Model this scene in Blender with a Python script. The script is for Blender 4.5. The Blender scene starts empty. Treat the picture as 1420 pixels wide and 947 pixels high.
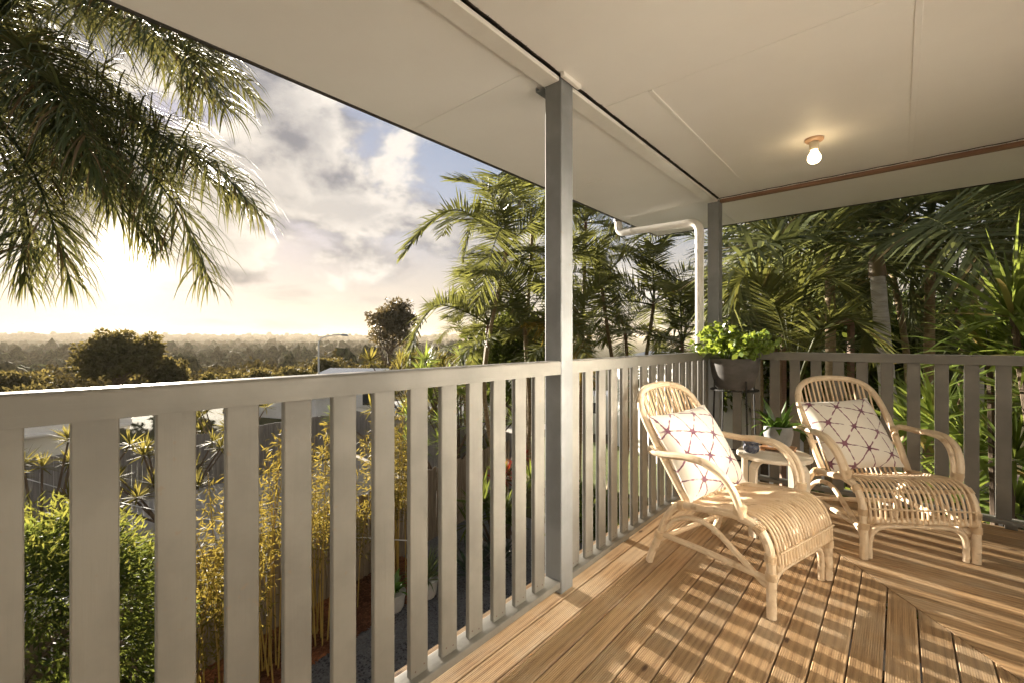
import bpy, math, random
import numpy as np
from mathutils import Vector, Matrix, Euler

# ------------------------------------------------------------------ camera, sky, sun, exposure
scene = bpy.context.scene
col = scene.collection
rng = np.random.default_rng(7)
random.seed(7)

YAW = 0.715
CAM = np.array([1.089, -3.783, 1.088])
FPX = 618.5 / 1420.0
cam_data = bpy.data.cameras.new('camera')
cam_data.sensor_width = 36.0
cam_data.lens = 36.0 * FPX
cam_data.shift_y = -(473.5 - 471.6) / 1420.0
cam_data.clip_start = 0.02
cam_data.clip_end = 40000.0
cam = bpy.data.objects.new('camera', cam_data)
cam.location = CAM
cam.rotation_euler = (math.radians(90), 0, YAW)
col.objects.link(cam)
scene.camera = cam

SUN_DIR = np.array([-0.979, 0.141, 0.145]); SUN_DIR /= np.linalg.norm(SUN_DIR)
SUN_EL = math.asin(SUN_DIR[2])
SUN_AZ = math.atan2(SUN_DIR[0], SUN_DIR[1])          # clockwise from +Y

sun_data = bpy.data.lights.new('sun', 'SUN')
sun_data.energy = 5.0
sun_data.angle = math.radians(0.5)
sun_data.color = (1.0, 0.90, 0.75)
sun = bpy.data.objects.new('sun', sun_data)
sun.rotation_euler = Vector(SUN_DIR).to_track_quat('Z', 'Y').to_euler()
sun.location = (-20, 3, 8)
col.objects.link(sun)

world = bpy.data.worlds.new('World')
scene.world = world
world.use_nodes = True
world.cycles.sampling_method = 'MANUAL'
world.cycles.sample_map_resolution = 512

scene.view_settings.view_transform = 'Standard'
scene.view_settings.look = 'None'
scene.view_settings.gamma = 1.0
scene.view_settings.use_curve_mapping = False
scene.view_settings.exposure = 2.5
scene.render.engine = 'CYCLES'
scene.cycles.max_bounces = 8
scene.cycles.diffuse_bounces = 5
scene.cycles.glossy_bounces = 4
scene.cycles.transmission_bounces = 6
scene.cycles.transparent_max_bounces = 8
scene.cycles.volume_bounces = 1
scene.cycles.sample_clamp_indirect = 10.0
scene.cycles.blur_glossy = 0.0
scene.cycles.use_denoising = True
scene.cycles.use_adaptive_sampling = True
scene.cycles.adaptive_threshold = 0.02
try:
    scene.cycles.denoiser = 'OPENIMAGEDENOISE'
except Exception:
    pass


class NT:
    """small helper for wiring node trees"""
    def __init__(self, tree):
        self.t = tree
        tree.nodes.clear()

    def n(self, kind, **kw):
        nd = self.t.nodes.new(kind)
        for k, v in kw.items():
            if k.startswith('i_'):
                key = k[2:]
                key = int(key) if key.isdigit() else key.replace('_', ' ')
                self.set(nd.inputs[key], v)
            else:
                setattr(nd, k, v)
        return nd

    def set(self, sock, v):
        if isinstance(v, bpy.types.NodeSocket):
            self.t.links.new(v, sock)
        else:
            if sock.type == 'RGBA' and len(v) == 3:
                v = (*v, 1.0)
            sock.default_value = v

    def math(self, op, a, b=None, c=None, clamp=False):
        nd = self.n('ShaderNodeMath', operation=op, use_clamp=clamp)
        self.set(nd.inputs[0], a)
        if b is not None:
            self.set(nd.inputs[1], b)
        if c is not None:
            self.set(nd.inputs[2], c)
        return nd.outputs[0]

    def vmath(self, op, a, b=None, out=0):
        nd = self.n('ShaderNodeVectorMath', operation=op)
        self.set(nd.inputs[0], a)
        if b is not None:
            if op == 'SCALE':
                self.set(nd.inputs['Scale'], b)
            else:
                self.set(nd.inputs[1], b)
        return nd.outputs[out]

    def mix(self, fac, a, b, blend='MIX'):
        nd = self.n('ShaderNodeMix', data_type='RGBA', blend_type=blend)
        self.set(nd.inputs['Factor'], fac)
        self.set(nd.inputs[6], a)
        self.set(nd.inputs[7], b)
        return nd.outputs[2]

    def noise(self, vec, scale, detail=4.0, rough=0.55, dist=0.0):
        nd = self.n('ShaderNodeTexNoise')
        if vec is not None:
            self.set(nd.inputs['Vector'], vec)
        nd.inputs['Scale'].default_value = scale
        nd.inputs['Detail'].default_value = detail
        nd.inputs['Roughness'].default_value = rough
        nd.inputs['Distortion'].default_value = dist
        return nd.outputs[0]

    def ramp(self, fac, stops, interp='LINEAR'):
        nd = self.n('ShaderNodeValToRGB')
        self.set(nd.inputs[0], fac)
        cr = nd.color_ramp
        cr.interpolation = interp
        while len(cr.elements) < len(stops):
            cr.elements.new(0.5)
        for e, (p, c) in zip(cr.elements, stops):
            e.position = p
            e.color = (*c, 1.0) if len(c) == 3 else c
        return nd.outputs[0]

    def smooth(self, x, lo, hi, a=0.0, b=1.0):
        nd = self.n('ShaderNodeMapRange', interpolation_type='SMOOTHSTEP')
        for k, v in zip((0, 1, 2, 3, 4), (x, lo, hi, a, b)):
            self.set(nd.inputs[k], v)
        return nd.outputs[0]


SKY_STRENGTH = 0.055
w = NT(world.node_tree)
w_out = w.n('ShaderNodeOutputWorld')
w_bg = w.n('ShaderNodeBackground')
sky = w.n('ShaderNodeTexSky', sky_type='NISHITA', sun_disc=False)
sky.sun_elevation = SUN_EL
sky.sun_rotation = SUN_AZ
sky.altitude = 0.0
sky.air_density = 1.0
sky.dust_density = 0.25
sky.ozone_density = 1.5
tc = w.n('ShaderNodeTexCoord')
dirv = w.vmath('NORMALIZE', tc.outputs['Generated'])
sep = w.n('ShaderNodeSeparateXYZ', i_0=dirv)
elev = w.math('MAXIMUM', sep.outputs[2], 0.0)
CLOUD_AT = (9.1, 4.4, 1.2)
cpos = w.vmath('ADD', w.vmath('MULTIPLY', dirv, (3.0, 3.0, 5.2)), CLOUD_AT)
n1 = w.noise(cpos, 1.0, 6.0, 0.55, 0.15)
n2 = w.noise(w.vmath('ADD', cpos, (-0.22, 0.10, 0.20)), 1.0, 6.0, 0.55, 0.15)
n3 = w.noise(w.vmath('MULTIPLY', dirv, (4.0, 4.0, 26.0)), 1.0, 4.0, 0.6, 0.3)       # flat streaks low down
cover = w.math('MULTIPLY', w.smooth(n1, 0.455, 0.54), w.smooth(elev, 0.03, 0.11))
cover = w.math('MAXIMUM', cover, w.math('MULTIPLY', w.smooth(n3, 0.50, 0.68), w.smooth(elev, 0.22, 0.05, 0.0, 0.40)))
thick = w.smooth(n1, 0.50, 0.66)
lit = w.smooth(w.math('SUBTRACT', n1, n2), -0.06, 0.09)
lit = w.math('MULTIPLY', lit, w.math('SUBTRACT', 1.0, w.math('MULTIPLY', thick, 0.55)))
sun_dot = w.vmath('DOT_PRODUCT', dirv, tuple(SUN_DIR), out=1)
aure = w.math('POWER', w.math('MAXIMUM', sun_dot, 0.0), 16.0)
aure2 = w.math('POWER', w.math('MAXIMUM', sun_dot, 0.0), 1500.0)
sky_c = w.vmath('SCALE', sky.outputs[0], SKY_STRENGTH)
sky_c = w.vmath('DIVIDE', sky_c, w.vmath('ADD', (1.0, 1.0, 1.0), w.vmath('MULTIPLY', sky_c, (4.4, 4.5, 4.6))))
lum = w.n('ShaderNodeRGBToBW', i_0=sky_c).outputs[0]
pale = w.vmath('SCALE', (1.02, 0.91, 0.755), lum)                                       # milky air low over the plain
sky_c = w.mix(w.smooth(elev, 0.34, 0.03, 0.0, 0.85), w.vmath('MULTIPLY', sky_c, (1.12, 0.98, 1.06)), pale)
dark_c = w.mix(aure, (0.050, 0.051, 0.060), (0.070, 0.064, 0.060))
lit_c = w.mix(aure, (0.185, 0.172, 0.155), (0.235, 0.21, 0.175))
cloud_c = w.mix(lit, dark_c, lit_c)
c = w.mix(cover, sky_c, cloud_c)
glow = w.vmath('SCALE', (1.0, 0.86, 0.66), w.math('ADD', w.math('MULTIPLY', aure2, 0.8), w.math('MULTIPLY', w.math('POWER', w.math('MAXIMUM', sun_dot, 0.0), 160.0), 0.05)))
c = w.vmath('ADD', c, glow)
w.set(w_bg.inputs['Color'], c)
w_bg.inputs['Strength'].default_value = 1.0
w.t.links.new(w_bg.outputs[0], w_out.inputs['Surface'])


# ------------------------------------------------------------------ materials
def new_mat(name):
    m = bpy.data.materials.new(name)
    m.use_nodes = True
    t = NT(m.node_tree)
    out = t.n('ShaderNodeOutputMaterial')
    bs = t.n('ShaderNodeBsdfPrincipled')
    t.t.links.new(bs.outputs[0], out.inputs['Surface'])
    return m, t, bs, out


def obj_coord(t, scale=(1, 1, 1), shift=True):
    tcn = t.n('ShaderNodeTexCoord')
    v = tcn.outputs['Object']
    if shift:
        oi = t.n('ShaderNodeObjectInfo')
        off = t.vmath('SCALE', (7.3, 11.9, 5.1), oi.outputs['Random'])
        v = t.vmath('ADD', v, off)
    return t.vmath('MULTIPLY', v, scale)


def bump(t, bs, height, strength=0.3, dist=0.002):
    b = t.n('ShaderNodeBump')
    b.inputs['Strength'].default_value = strength
    b.inputs['Distance'].default_value = dist
    t.set(b.inputs['Height'], height)
    t.t.links.new(b.outputs[0], bs.inputs['Normal'])


def plain_mat(name, c1, c2=None, scale=8.0, rough=0.6, stretch=(1, 1, 1), bumpk=0.15, bdist=0.002, metal=0.0, shift=True):
    m, t, bs, _ = new_mat(name)
    v = obj_coord(t, stretch, shift)
    n = t.noise(v, scale, 6.0, 0.6)
    if c2 is None:
        c2 = tuple(x * 0.8 for x in c1)
    t.set(bs.inputs['Base Color'], t.mix(t.smooth(n, 0.32, 0.68), c1, c2))
    t.set(bs.inputs['Roughness'], t.math('ADD', t.math('MULTIPLY', n, 0.25), rough - 0.12))
    bs.inputs['Metallic'].default_value = metal
    if bumpk:
        bump(t, bs, t.noise(v, scale * 5, 4.0, 0.6), bumpk, bdist)
    return m


def paint_mat(name, c, axis):
    """weathered paint over sawn timber; axis = grain direction"""
    m, t, bs, _ = new_mat(name)
    st = [60.0, 60.0, 60.0]
    st[axis] = 2.5
    v = obj_coord(t, st)
    g = t.noise(v, 1.0, 5.0, 0.6)
    big = t.noise(obj_coord(t, (1, 1, 1)), 3.5, 5.0, 0.6)
    spot = t.noise(obj_coord(t, (1, 1, 1)), 40.0, 3.0, 0.5)
    base = t.mix(t.smooth(big, 0.35, 0.65), tuple(x * 1.06 for x in c), tuple(x * 0.80 for x in c))
    base = t.mix(t.math('MULTIPLY', t.smooth(spot, 0.68, 0.74), 0.5), base, (0.20, 0.15, 0.10))
    base = t.mix(t.math('MULTIPLY', t.smooth(g, 0.50, 0.75), 0.22), base, tuple(x * 0.68 for x in c))
    t.set(bs.inputs['Base Color'], base)
    t.set(bs.inputs['Roughness'], t.math('ADD', 0.36, t.math('MULTIPLY', big, 0.25)))
    bump(t, bs, t.math('ADD', g, t.math('MULTIPLY', spot, 0.5)), 0.45, 0.0018)
    return m


def deck_mat(name, axis):
    m, t, bs, _ = new_mat(name)
    oi = t.n('ShaderNodeObjectInfo')
    st = [14.0, 14.0, 14.0]
    st[axis] = 0.9
    v = obj_coord(t, st)
    warp = t.noise(v, 0.8, 3.0, 0.5)
    wv = t.n('ShaderNodeTexWave', wave_type='RINGS', rings_direction='Z')
    wv.inputs['Scale'].default_value = 0.9
    wv.inputs['Distortion'].default_value = 5.0
    wv.inputs['Detail'].default_value = 3.0
    t.set(wv.inputs['Vector'], v)
    fine = t.noise(v, 5.0, 6.0, 0.65)
    st2 = [10.0, 10.0, 10.0]
    st2[axis] = 4.0
    vk = t.n('ShaderNodeTexVoronoi')
    vk.inputs['Scale'].default_value = 0.75
    t.set(vk.inputs['Vector'], obj_coord(t, st2))
    knot = t.smooth(vk.outputs['Distance'], 0.03, 0.085, 1.0, 0.0)
    blotch = t.noise(obj_coord(t, (1, 1, 1)), 2.6, 5.0, 0.6)
    a = t.mix(wv.outputs[1], (0.40, 0.255, 0.125), (0.215, 0.122, 0.053))
    a = t.mix(t.smooth(fine, 0.35, 0.7), a, (0.43, 0.285, 0.15))
    a = t.mix(t.math('MULTIPLY', t.smooth(blotch, 0.48, 0.66), 0.45), a, (0.47, 0.375, 0.26))
    a = t.mix(knot, a, (0.085, 0.038, 0.014))
    hsv = t.n('ShaderNodeHueSaturation')
    t.set(hsv.inputs['Color'], a)
    t.set(hsv.inputs['Value'], t.math('ADD', 0.78, t.math('MULTIPLY', oi.outputs['Random'], 0.42)))
    t.set(hsv.inputs['Saturation'], t.math('ADD', 0.85, t.math('MULTIPLY', t.noise(None, 1.0), 0.25)))
    t.set(bs.inputs['Base Color'], hsv.outputs[0])
    t.set(bs.inputs['Roughness'], t.math('ADD', 0.38, t.math('MULTIPLY', fine, 0.3)))
    bump(t, bs, fine, 0.3, 0.0012)
    return m


def leaf_mat(name, c1, c2, trans=(0.30, 0.36, 0.06), tf=0.35, rough=0.42, spec=0.5, dry=None, dryf=0.0):
    m, t, bs, out = new_mat(name)
    oi = t.n('ShaderNodeObjectInfo')
    ge = t.n('ShaderNodeNewGeometry')
    r = ge.outputs['Random Per Island']
    colr = t.mix(r, c1, c2)
    big = t.noise(obj_coord(t, (1, 1, 1)), 1.6, 3.0)
    colr = t.mix(t.smooth(big, 0.3, 0.7), colr, tuple(x * 0.6 for x in c1))
    tr = trans
    if dry:
        mask = t.math('GREATER_THAN', t.math('FRACT', t.math('MULTIPLY', r, 7.31)), 1.0 - dryf)
        colr = t.mix(mask, colr, dry)
    hsv = t.n('ShaderNodeHueSaturation')
    t.set(hsv.inputs['Color'], colr)
    t.set(hsv.inputs['Value'], t.math('ADD', 0.75, t.math('MULTIPLY', oi.outputs['Random'], 0.5)))
    t.set(bs.inputs['Base Color'], hsv.outputs[0])
    bs.inputs['Roughness'].default_value = rough
    bs.inputs['Specular IOR Level'].default_value = spec
    trn = t.n('ShaderNodeBsdfTranslucent')
    t.set(trn.inputs['Color'], t.mix(r, trans, tuple(x * 0.6 for x in trans)))
    mx = t.n('ShaderNodeMixShader')
    mx.inputs[0].default_value = tf
    t.t.links.new(bs.outputs[0], mx.inputs[1])
    t.t.links.new(trn.outputs[0], mx.inputs[2])
    t.t.links.new(mx.outputs[0], out.inputs['Surface'])
    return m


M = {}
PAINT = (0.185, 0.176, 0.154)
M['paint_y'] = paint_mat('rail paint along y', PAINT, 1)
M['paint_x'] = paint_mat('rail paint along x', PAINT, 0)
M['paint_z'] = paint_mat('rail paint upright', PAINT, 2)
M['post'] = paint_mat('post paint', (0.205, 0.212, 0.215), 2)
M['ceiling'] = plain_mat('ceiling paint', (0.86, 0.845, 0.815), (0.82, 0.80, 0.77), 1.3, 0.55, bumpk=0.05)
M['white_paint'] = plain_mat('white gloss paint', (0.80, 0.775, 0.73), (0.74, 0.71, 0.66), 5, 0.4, bumpk=0.06)
M['fascia'] = plain_mat('dark fascia', (0.020, 0.017, 0.015), (0.03, 0.026, 0.022), 9, 0.45)
M['bristle'] = plain_mat('black bristle', (0.018, 0.013, 0.009), (0.03, 0.02, 0.012), 30, 0.7, bumpk=0)
M['timber_and_sunset_brown'] = plain_mat('timber and sunset brown', (0.27, 0.15, 0.09), (0.19, 0.10, 0.06), 4, 0.6, (1, 20, 20))  # brown holds the sunset light on the back beam; real timber on the balcony
M['pvc'] = plain_mat('white pvc', (0.82, 0.80, 0.77), (0.76, 0.73, 0.68), 4, 0.32, bumpk=0.03)
M['deck_y'] = deck_mat('deck timber along y', 1)
M['deck_x'] = deck_mat('deck timber along x', 0)
M['joist'] = plain_mat('joist timber', (0.20, 0.13, 0.07), None, 6, 0.8)
M['weatherboard'] = plain_mat('cream weatherboard', (0.42, 0.41, 0.38), (0.39, 0.38, 0.35), 3, 0.5, bumpk=0.05)
M['bounce_board'] = plain_mat('white bounce boards', (0.86, 0.84, 0.79), None, 3, 0.5, bumpk=0.03)  # white section added on the unseen wall to bounce sun at the far rail
M['house_trim'] = plain_mat('house trim', (0.80, 0.78, 0.74), None, 3, 0.4)


# ------------------------------------------------------------------ mesh helpers
class MB:
    def __init__(self):
        self.v = []
        self.f = []

    def add(self, vs, fs):
        o = len(self.v)
        self.v += [tuple(map(float, p)) for p in vs]
        self.f += [tuple(i + o for i in q) for q in fs]
        return self

    def box(self, x0, x1, y0, y1, z0, z1):
        vs = [(x0, y0, z0), (x1, y0, z0), (x1, y1, z0), (x0, y1, z0), (x0, y0, z1), (x1, y0, z1), (x1, y1, z1), (x0, y1, z1)]
        return self.add(vs, [(0, 3, 2, 1), (4, 5, 6, 7), (0, 1, 5, 4), (1, 2, 6, 5), (2, 3, 7, 6), (3, 0, 4, 7)])

    def bbox(self, x0, x1, y0, y1, z0, z1, b=0.003):
        """box with chamfered edges"""
        cx, cy, cz = (x0 + x1) / 2, (y0 + y1) / 2, (z0 + z1) / 2
        hx, hy, hz = (x1 - x0) / 2, (y1 - y0) / 2, (z1 - z0) / 2
        b = min(b, hx * .9, hy * .9, hz * .9)
        vs, idx = [], {}
        for sx in (-1, 1):
            for sy in (-1, 1):
                for sz in (-1, 1):
                    for a in range(3):
                        p = [sx * (hx - b), sy * (hy - b), sz * (hz - b)]
                        p[a] = (sx * hx, sy * hy, sz * hz)[a]
                        idx[(sx, sy, sz, a)] = len(vs)
                        vs.append((cx + p[0], cy + p[1], cz + p[2]))
        fs = []
        g = lambda sx, sy, sz, a: idx[(sx, sy, sz, a)]
        for s in (-1, 1):
            for a in range(3):
                q = [(-1, -1), (1, -1), (1, 1), (-1, 1)]
                oth = [i for i in range(3) if i != a]
                f = []
                for p in q:
                    k = [0, 0, 0]
                    k[a] = s; k[oth[0]] = p[0]; k[oth[1]] = p[1]
                    f.append(g(*k, a))
                fs.append(tuple(f))
        for a in range(3):
            o1, o2 = [i for i in range(3) if i != a]
            for p in ((-1, -1), (1, -1), (1, 1), (-1, 1)):
                k0 = [0, 0, 0]; k1 = [0, 0, 0]
                k0[o1] = k1[o1] = p[0]; k0[o2] = k1[o2] = p[1]
                k0[a] = -1; k1[a] = 1
                fs.append((g(*k0, o1), g(*k1, o1), g(*k1, o2), g(*k0, o2)))
        for sx in (-1, 1):
            for sy in (-1, 1):
                for sz in (-1, 1):
                    fs.append((g(sx, sy, sz, 0), g(sx, sy, sz, 1), g(sx, sy, sz, 2)))
        return self.add(vs, fs)

    def tube(self, pts, r, seg=8, cap=True):
        P = np.array(pts, float)
        n = len(P)
        R = np.full(n, r, float) if np.isscalar(r) else np.array(r, float)
        T = np.gradient(P, axis=0)
        T /= np.linalg.norm(T, axis=1)[:, None] + 1e-12
        ref = np.array([0, 0, 1.0]) if abs(T[0][2]) < 0.9 else np.array([1.0, 0, 0])
        u = np.cross(T[0], ref); u /= np.linalg.norm(u)
        vs = []
        an = np.arange(seg) * 2 * math.pi / seg
        for i in range(n):
            u = u - T[i] * (u @ T[i]); u /= np.linalg.norm(u) + 1e-12
            v = np.cross(T[i], u)
            ring = P[i] + R[i] * (np.cos(an)[:, None] * u + np.sin(an)[:, None] * v)
            vs += [tuple(q) for q in ring]
        fs = []
        for i in range(n - 1):
            for j in range(seg):
                k = (j + 1) % seg
                fs.append((i * seg + j, i * seg + k, (i + 1) * seg + k, (i + 1) * seg + j))
        if cap:
            fs.append(tuple(range(seg))[::-1])
            fs.append(tuple((n - 1) * seg + j for j in range(seg)))
        return self.add(vs, fs)

    def lathe(self, prof, seg=24, c=(0, 0, 0)):
        """prof: list of (r, z), closed where r=0"""
        vs = []
        for r, z in prof:
            for j in range(seg):
                a = 2 * math.pi * j / seg
                vs.append((c[0] + r * math.cos(a), c[1] + r * math.sin(a), c[2] + z))
        fs = []
        for i in range(len(prof) - 1):
            for j in range(seg):
                k = (j + 1) % seg
                fs.append((i * seg + j, i * seg + k, (i + 1) * seg + k, (i + 1) * seg + j))
        fs.append(tuple(range(seg))[::-1])
        fs.append(tuple((len(prof) - 1) * seg + j for j in range(seg)))
        return self.add(vs, fs)

    def prism(self, poly, y0, y1, axis=1):
        """polygon (a,b) extruded along an axis"""
        n = len(poly)
        def mk(a, b, t):
            return {0: (t, a, b), 1: (a, t, b), 2: (a, b, t)}[axis]
        vs = [mk(a, b, y0) for a, b in poly] + [mk(a, b, y1) for a, b in poly]
        fs = [(i, (i + 1) % n, n + (i + 1) % n, n + i) for i in range(n)]
        fs += [tuple(range(n))[::-1], tuple(range(n, 2 * n))]
        return self.add(vs, fs)

    def mesh(self, name, smooth=False):
        me = bpy.data.meshes.new(name)
        me.from_pydata(self.v, [], self.f)
        if smooth:
            me.polygons.foreach_set('use_smooth', [True] * len(me.polygons))
            try:
                me.set_sharp_from_angle(angle=math.radians(40))
            except Exception:
                pass
        me.update()
        return me


def mesh_np(name, V, F, smooth=False):
    V = np.ascontiguousarray(V, np.float32); F = np.ascontiguousarray(F, np.int32)
    me = bpy.data.meshes.new(name)
    k = F.shape[1]
    me.vertices.add(len(V)); me.vertices.foreach_set('co', V.ravel())
    me.loops.add(F.size); me.loops.foreach_set('vertex_index', F.ravel())
    me.polygons.add(len(F))
    me.polygons.foreach_set('loop_start', np.arange(len(F), dtype=np.int32) * k)
    me.polygons.foreach_set('use_smooth', np.full(len(F), smooth))
    me.update(calc_edges=True)
    return me


def link(name, me, mat=None, parent=None, loc=None, world=False):
    o = bpy.data.objects.new(name, me)
    col.objects.link(o)
    if mat is not None and me is not None and not me.materials:
        me.materials.append(mat)
    if parent is not None:
        o.parent = parent
        if world:
            root = Vector((0, 0, 0))
            p = parent
            while p is not None:
                root += p.location
                p = p.parent
            o.location = -root
    if loc is not None:
        o.location = loc
    return o


def tag(o, label=None, cat=None, group=None, kind=None):
    if label: o['label'] = label
    if cat: o['category'] = cat
    if group: o['group'] = group
    if kind: o['kind'] = kind
    return o


def thing(name, label, cat, loc=(0, 0, 0), rz=0.0, group=None):
    o = bpy.data.objects.new(name, None)
    col.objects.link(o)
    o.location = loc
    o.rotation_euler = (0, 0, rz)
    o.empty_display_size = 0.1
    return tag(o, label, cat, group)


def copy_tree(o, parent=None):
    c_ = o.copy()
    col.objects.link(c_)
    c_.parent = parent
    for ch in list(o.children):
        copy_tree(ch, c_)
    return c_


def spline(pts, n=24):
    """Catmull-Rom through the points"""
    P = np.array(pts, float)
    Q = np.vstack([2 * P[0] - P[1], P, 2 * P[-1] - P[-2]])
    out = []
    m = len(P) - 1
    for s in np.linspace(0, m, n):
        i = min(int(s), m - 1); t = s - i
        a, b, c_, d = Q[i], Q[i + 1], Q[i + 2], Q[i + 3]
        out.append(0.5 * ((2 * b) + (-a + c_) * t + (2 * a - 5 * b + 4 * c_ - d) * t * t + (-a + 3 * b - 3 * c_ + d) * t ** 3))
    return np.array(out)


FWD = np.array([-math.sin(YAW), math.cos(YAW), 0.0]); RGT = np.array([math.cos(YAW), math.sin(YAW), 0.0])
def site(az, dist, z=None):
    """a place on the site: lateral tangent az right of the survey axis, dist metres along it"""
    p = CAM + FWD * dist + RGT * az * dist
    return np.array([p[0], p[1], z if z is not None else 0.0])
def px(x, D, z=0.0):
    return site((x - 710) / 618.5, D, z)

# ------------------------------------------------------------------ terrain
GZ = -3.0
def smoothstep(x, a, b):
    t = np.clip((x - a) / (b - a), 0, 1)
    return t * t * (3 - 2 * t)

_ph = np.random.default_rng(3).uniform(0, 6.28, (8, 2))
_kk = np.random.default_rng(4).normal(0, 1, (8, 2))
def wav(x, y, s):
    r = 0
    for i in range(8):
        r = r + np.sin((_kk[i, 0] * x + _kk[i, 1] * y) / s + _ph[i, 0])
    return r / 8 ** .5

def ground_z(x, y):
    x = np.asarray(x, float); y = np.asarray(y, float)
    r = np.hypot(x - CAM[0], y - CAM[1])
    z = GZ - 1.7 * smoothstep(r, 16, 36) - 10.5 * smoothstep(r, 36, 190)
    z = z + smoothstep(r, 60, 300) * 1.0 * wav(x, y, 60.0)
    z = z + smoothstep(r, 1400, 3200) * (29.0 + 9.0 * wav(x, y, 420.0))
    z = z - smoothstep(r, 3400, 6000) * 22.0
    return z

radii = np.concatenate([[0.0], np.linspace(4, 40, 13), np.geomspace(46, 9000, 90)])
NA = 220
ang = np.linspace(0, 2 * math.pi, NA, endpoint=False)
RR, AA = np.meshgrid(radii[1:], ang, indexing='ij')
GX = CAM[0] + RR * np.cos(AA); GY = CAM[1] + RR * np.sin(AA)
V = np.stack([GX, GY, ground_z(GX, GY)], -1).reshape(-1, 3)
F = []
for i in range(len(radii) - 2):
    a = i * NA + np.arange(NA); b = i * NA + (np.arange(NA) + 1) % NA
    F.append(np.stack([a, a + NA, b + NA, b], 1))
F = np.concatenate(F)
V = np.vstack([V, [[CAM[0], CAM[1], GZ]]])
inner = np.stack([np.full(NA, len(V) - 1), np.arange(NA), (np.arange(NA) + 1) % NA, (np.arange(NA) + 1) % NA], 1)
m, t, bs, _ = new_mat('ground')
gpos = t.n('ShaderNodeNewGeometry').outputs['Position']
nA = t.noise(gpos, 0.35, 6, 0.6); nB = t.noise(gpos, 0.02, 6, 0.65); nC = t.noise(gpos, 9.0, 4, 0.6)
gc = t.mix(t.smooth(nA, 0.4, 0.62), (0.060, 0.062, 0.022), (0.105, 0.080, 0.040))
gc = t.mix(t.smooth(nB, 0.42, 0.62), gc, (0.070, 0.066, 0.026))
gc = t.mix(t.math('MULTIPLY', t.smooth(nC, 0.45, 0.7), 0.6), gc, (0.035, 0.036, 0.014))
t.set(bs.inputs['Base Color'], gc)
bs.inputs['Roughness'].default_value = 0.95
bs.inputs['Specular IOR Level'].default_value = 0.1
bump(t, bs, nC, 0.8, 0.03)
M['ground'] = m
g = MB()
me = bpy.data.meshes.new('ground')
me.from_pydata([tuple(p) for p in V], [], [tuple(q) for q in F] + [tuple(q[:3]) for q in inner])
me.update()
tag(link('ground', me, M['ground']), kind='structure')


# distant range beyond the plain
def ridge(name, dist, spans, base, matname, c):
    xs = np.linspace(-0.0, 1.0, 80)
    return None

m, t, bs, _ = new_mat('distant range')
t.set(bs.inputs['Base Color'], t.mix(t.noise(t.n('ShaderNodeNewGeometry').outputs['Position'], 0.004, 5), (0.07, 0.075, 0.04), (0.10, 0.09, 0.055)))
bs.inputs['Roughness'].default_value = 1.0
M['range'] = m
def make_hills():
    N, K = 120, 14
    vs = []
    for i in range(N):
        az = -1.45 + 1.55 * i / (N - 1)
        prof = 4.0 + 3 * math.sin(az * 9) + 2.5 * math.sin(az * 23 + 1) + 1 * math.sin(az * 61)
        prof += 40 * math.exp(-((az + 1.00) / 0.045) ** 2) + 18 * math.exp(-((az + 0.93) / 0.10) ** 2) + 10 * math.exp(-((az + 0.55) / 0.05) ** 2)
        for k in range(K):
            d = 4600 + 110 * k
            hk = max(0.0, math.sin(math.pi * k / (K - 1))) ** 0.8
            p = site(az, d)
            vs.append((p[0], p[1], -30 + (30 + 1.1 + prof) * hk))
    fs = [(i * K + k, (i + 1) * K + k, (i + 1) * K + k + 1, i * K + k + 1) for i in range(N - 1) for k in range(K - 1)]
    mb = MB(); mb.add(vs, fs)
    tag(link('hills', mb.mesh('hills', True), M['range']), kind='structure')
make_hills()

# ------------------------------------------------------------------ deck
SEAM0, PITCH, BW = 0.024, 0.0935, 0.0885
def mitre_y(x): return 0.12 - 1.27 * x
def mitre_x(y): return (0.12 - y) / 1.27

def board_profile(w=BW, grooves=12, th=0.022):
    """cross-section (a, z): grooved top, a from 0 to w"""
    pts = [(0.0, -th), (0.0, -0.0025), (0.0025, 0.0)]
    m0, m1 = 0.0045, w - 0.0045
    p = (m1 - m0) / grooves
    for k in range(grooves):
        a = m0 + k * p
        pts += [(a, 0.0), (a + p * 0.05, -0.0022), (a + p * 0.27, -0.0022), (a + p * 0.32, 0.0)]
    pts += [(w - 0.0025, 0.0), (w, -0.0025), (w, -th)]
    return pts

def board(lo, s0, s1, along, mat, parent, name='deck_board'):
    """lo: position of the low edge across; s0/s1: functions or numbers along"""
    prof = board_profile()
    n = len(prof)
    f0 = s0 if callable(s0) else (lambda q: s0)
    f1 = s1 if callable(s1) else (lambda q: s1)
    mb = MB()
    A = []; B = []
    for a, z in prof:
        q = lo + a
        if along == 'y':
            A.append((q, f0(q), z)); B.append((q, f1(q), z))
        else:
            A.append((f0(q), q, z)); B.append((f1(q), q, z))
    fs = [(i, (i + 1) % n, n + (i + 1) % n, n + i) for i in range(n)]
    fs += [tuple(range(n))[::-1], tuple(range(n, 2 * n))]
    mb.add(A + B, fs)
    o = link(name, mb.mesh(name), mat, parent)
    # slight unevenness from board to board
    o.location.z = random.uniform(-0.0006, 0.0001)
    return o

deck = tag(thing('deck', None, None, (0, 0, 0)), kind='structure')
GAP = 0.0035
k = 0
while SEAM0 + k * PITCH < 2.6:
    x = SEAM0 + k * PITCH
    stop = (lambda q: mitre_y(q) - GAP)
    joint = {3: -2.62, 6: -3.35, 9: -2.9}.get(k)
    if joint is None:
        board(x, -7.0, stop, 'y', M['deck_y'], deck)
    else:
        board(x, -7.0, joint - 0.0015, 'y', M['deck_y'], deck)
        board(x, joint + 0.0015, stop, 'y', M['deck_y'], deck)
    k += 1
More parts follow.
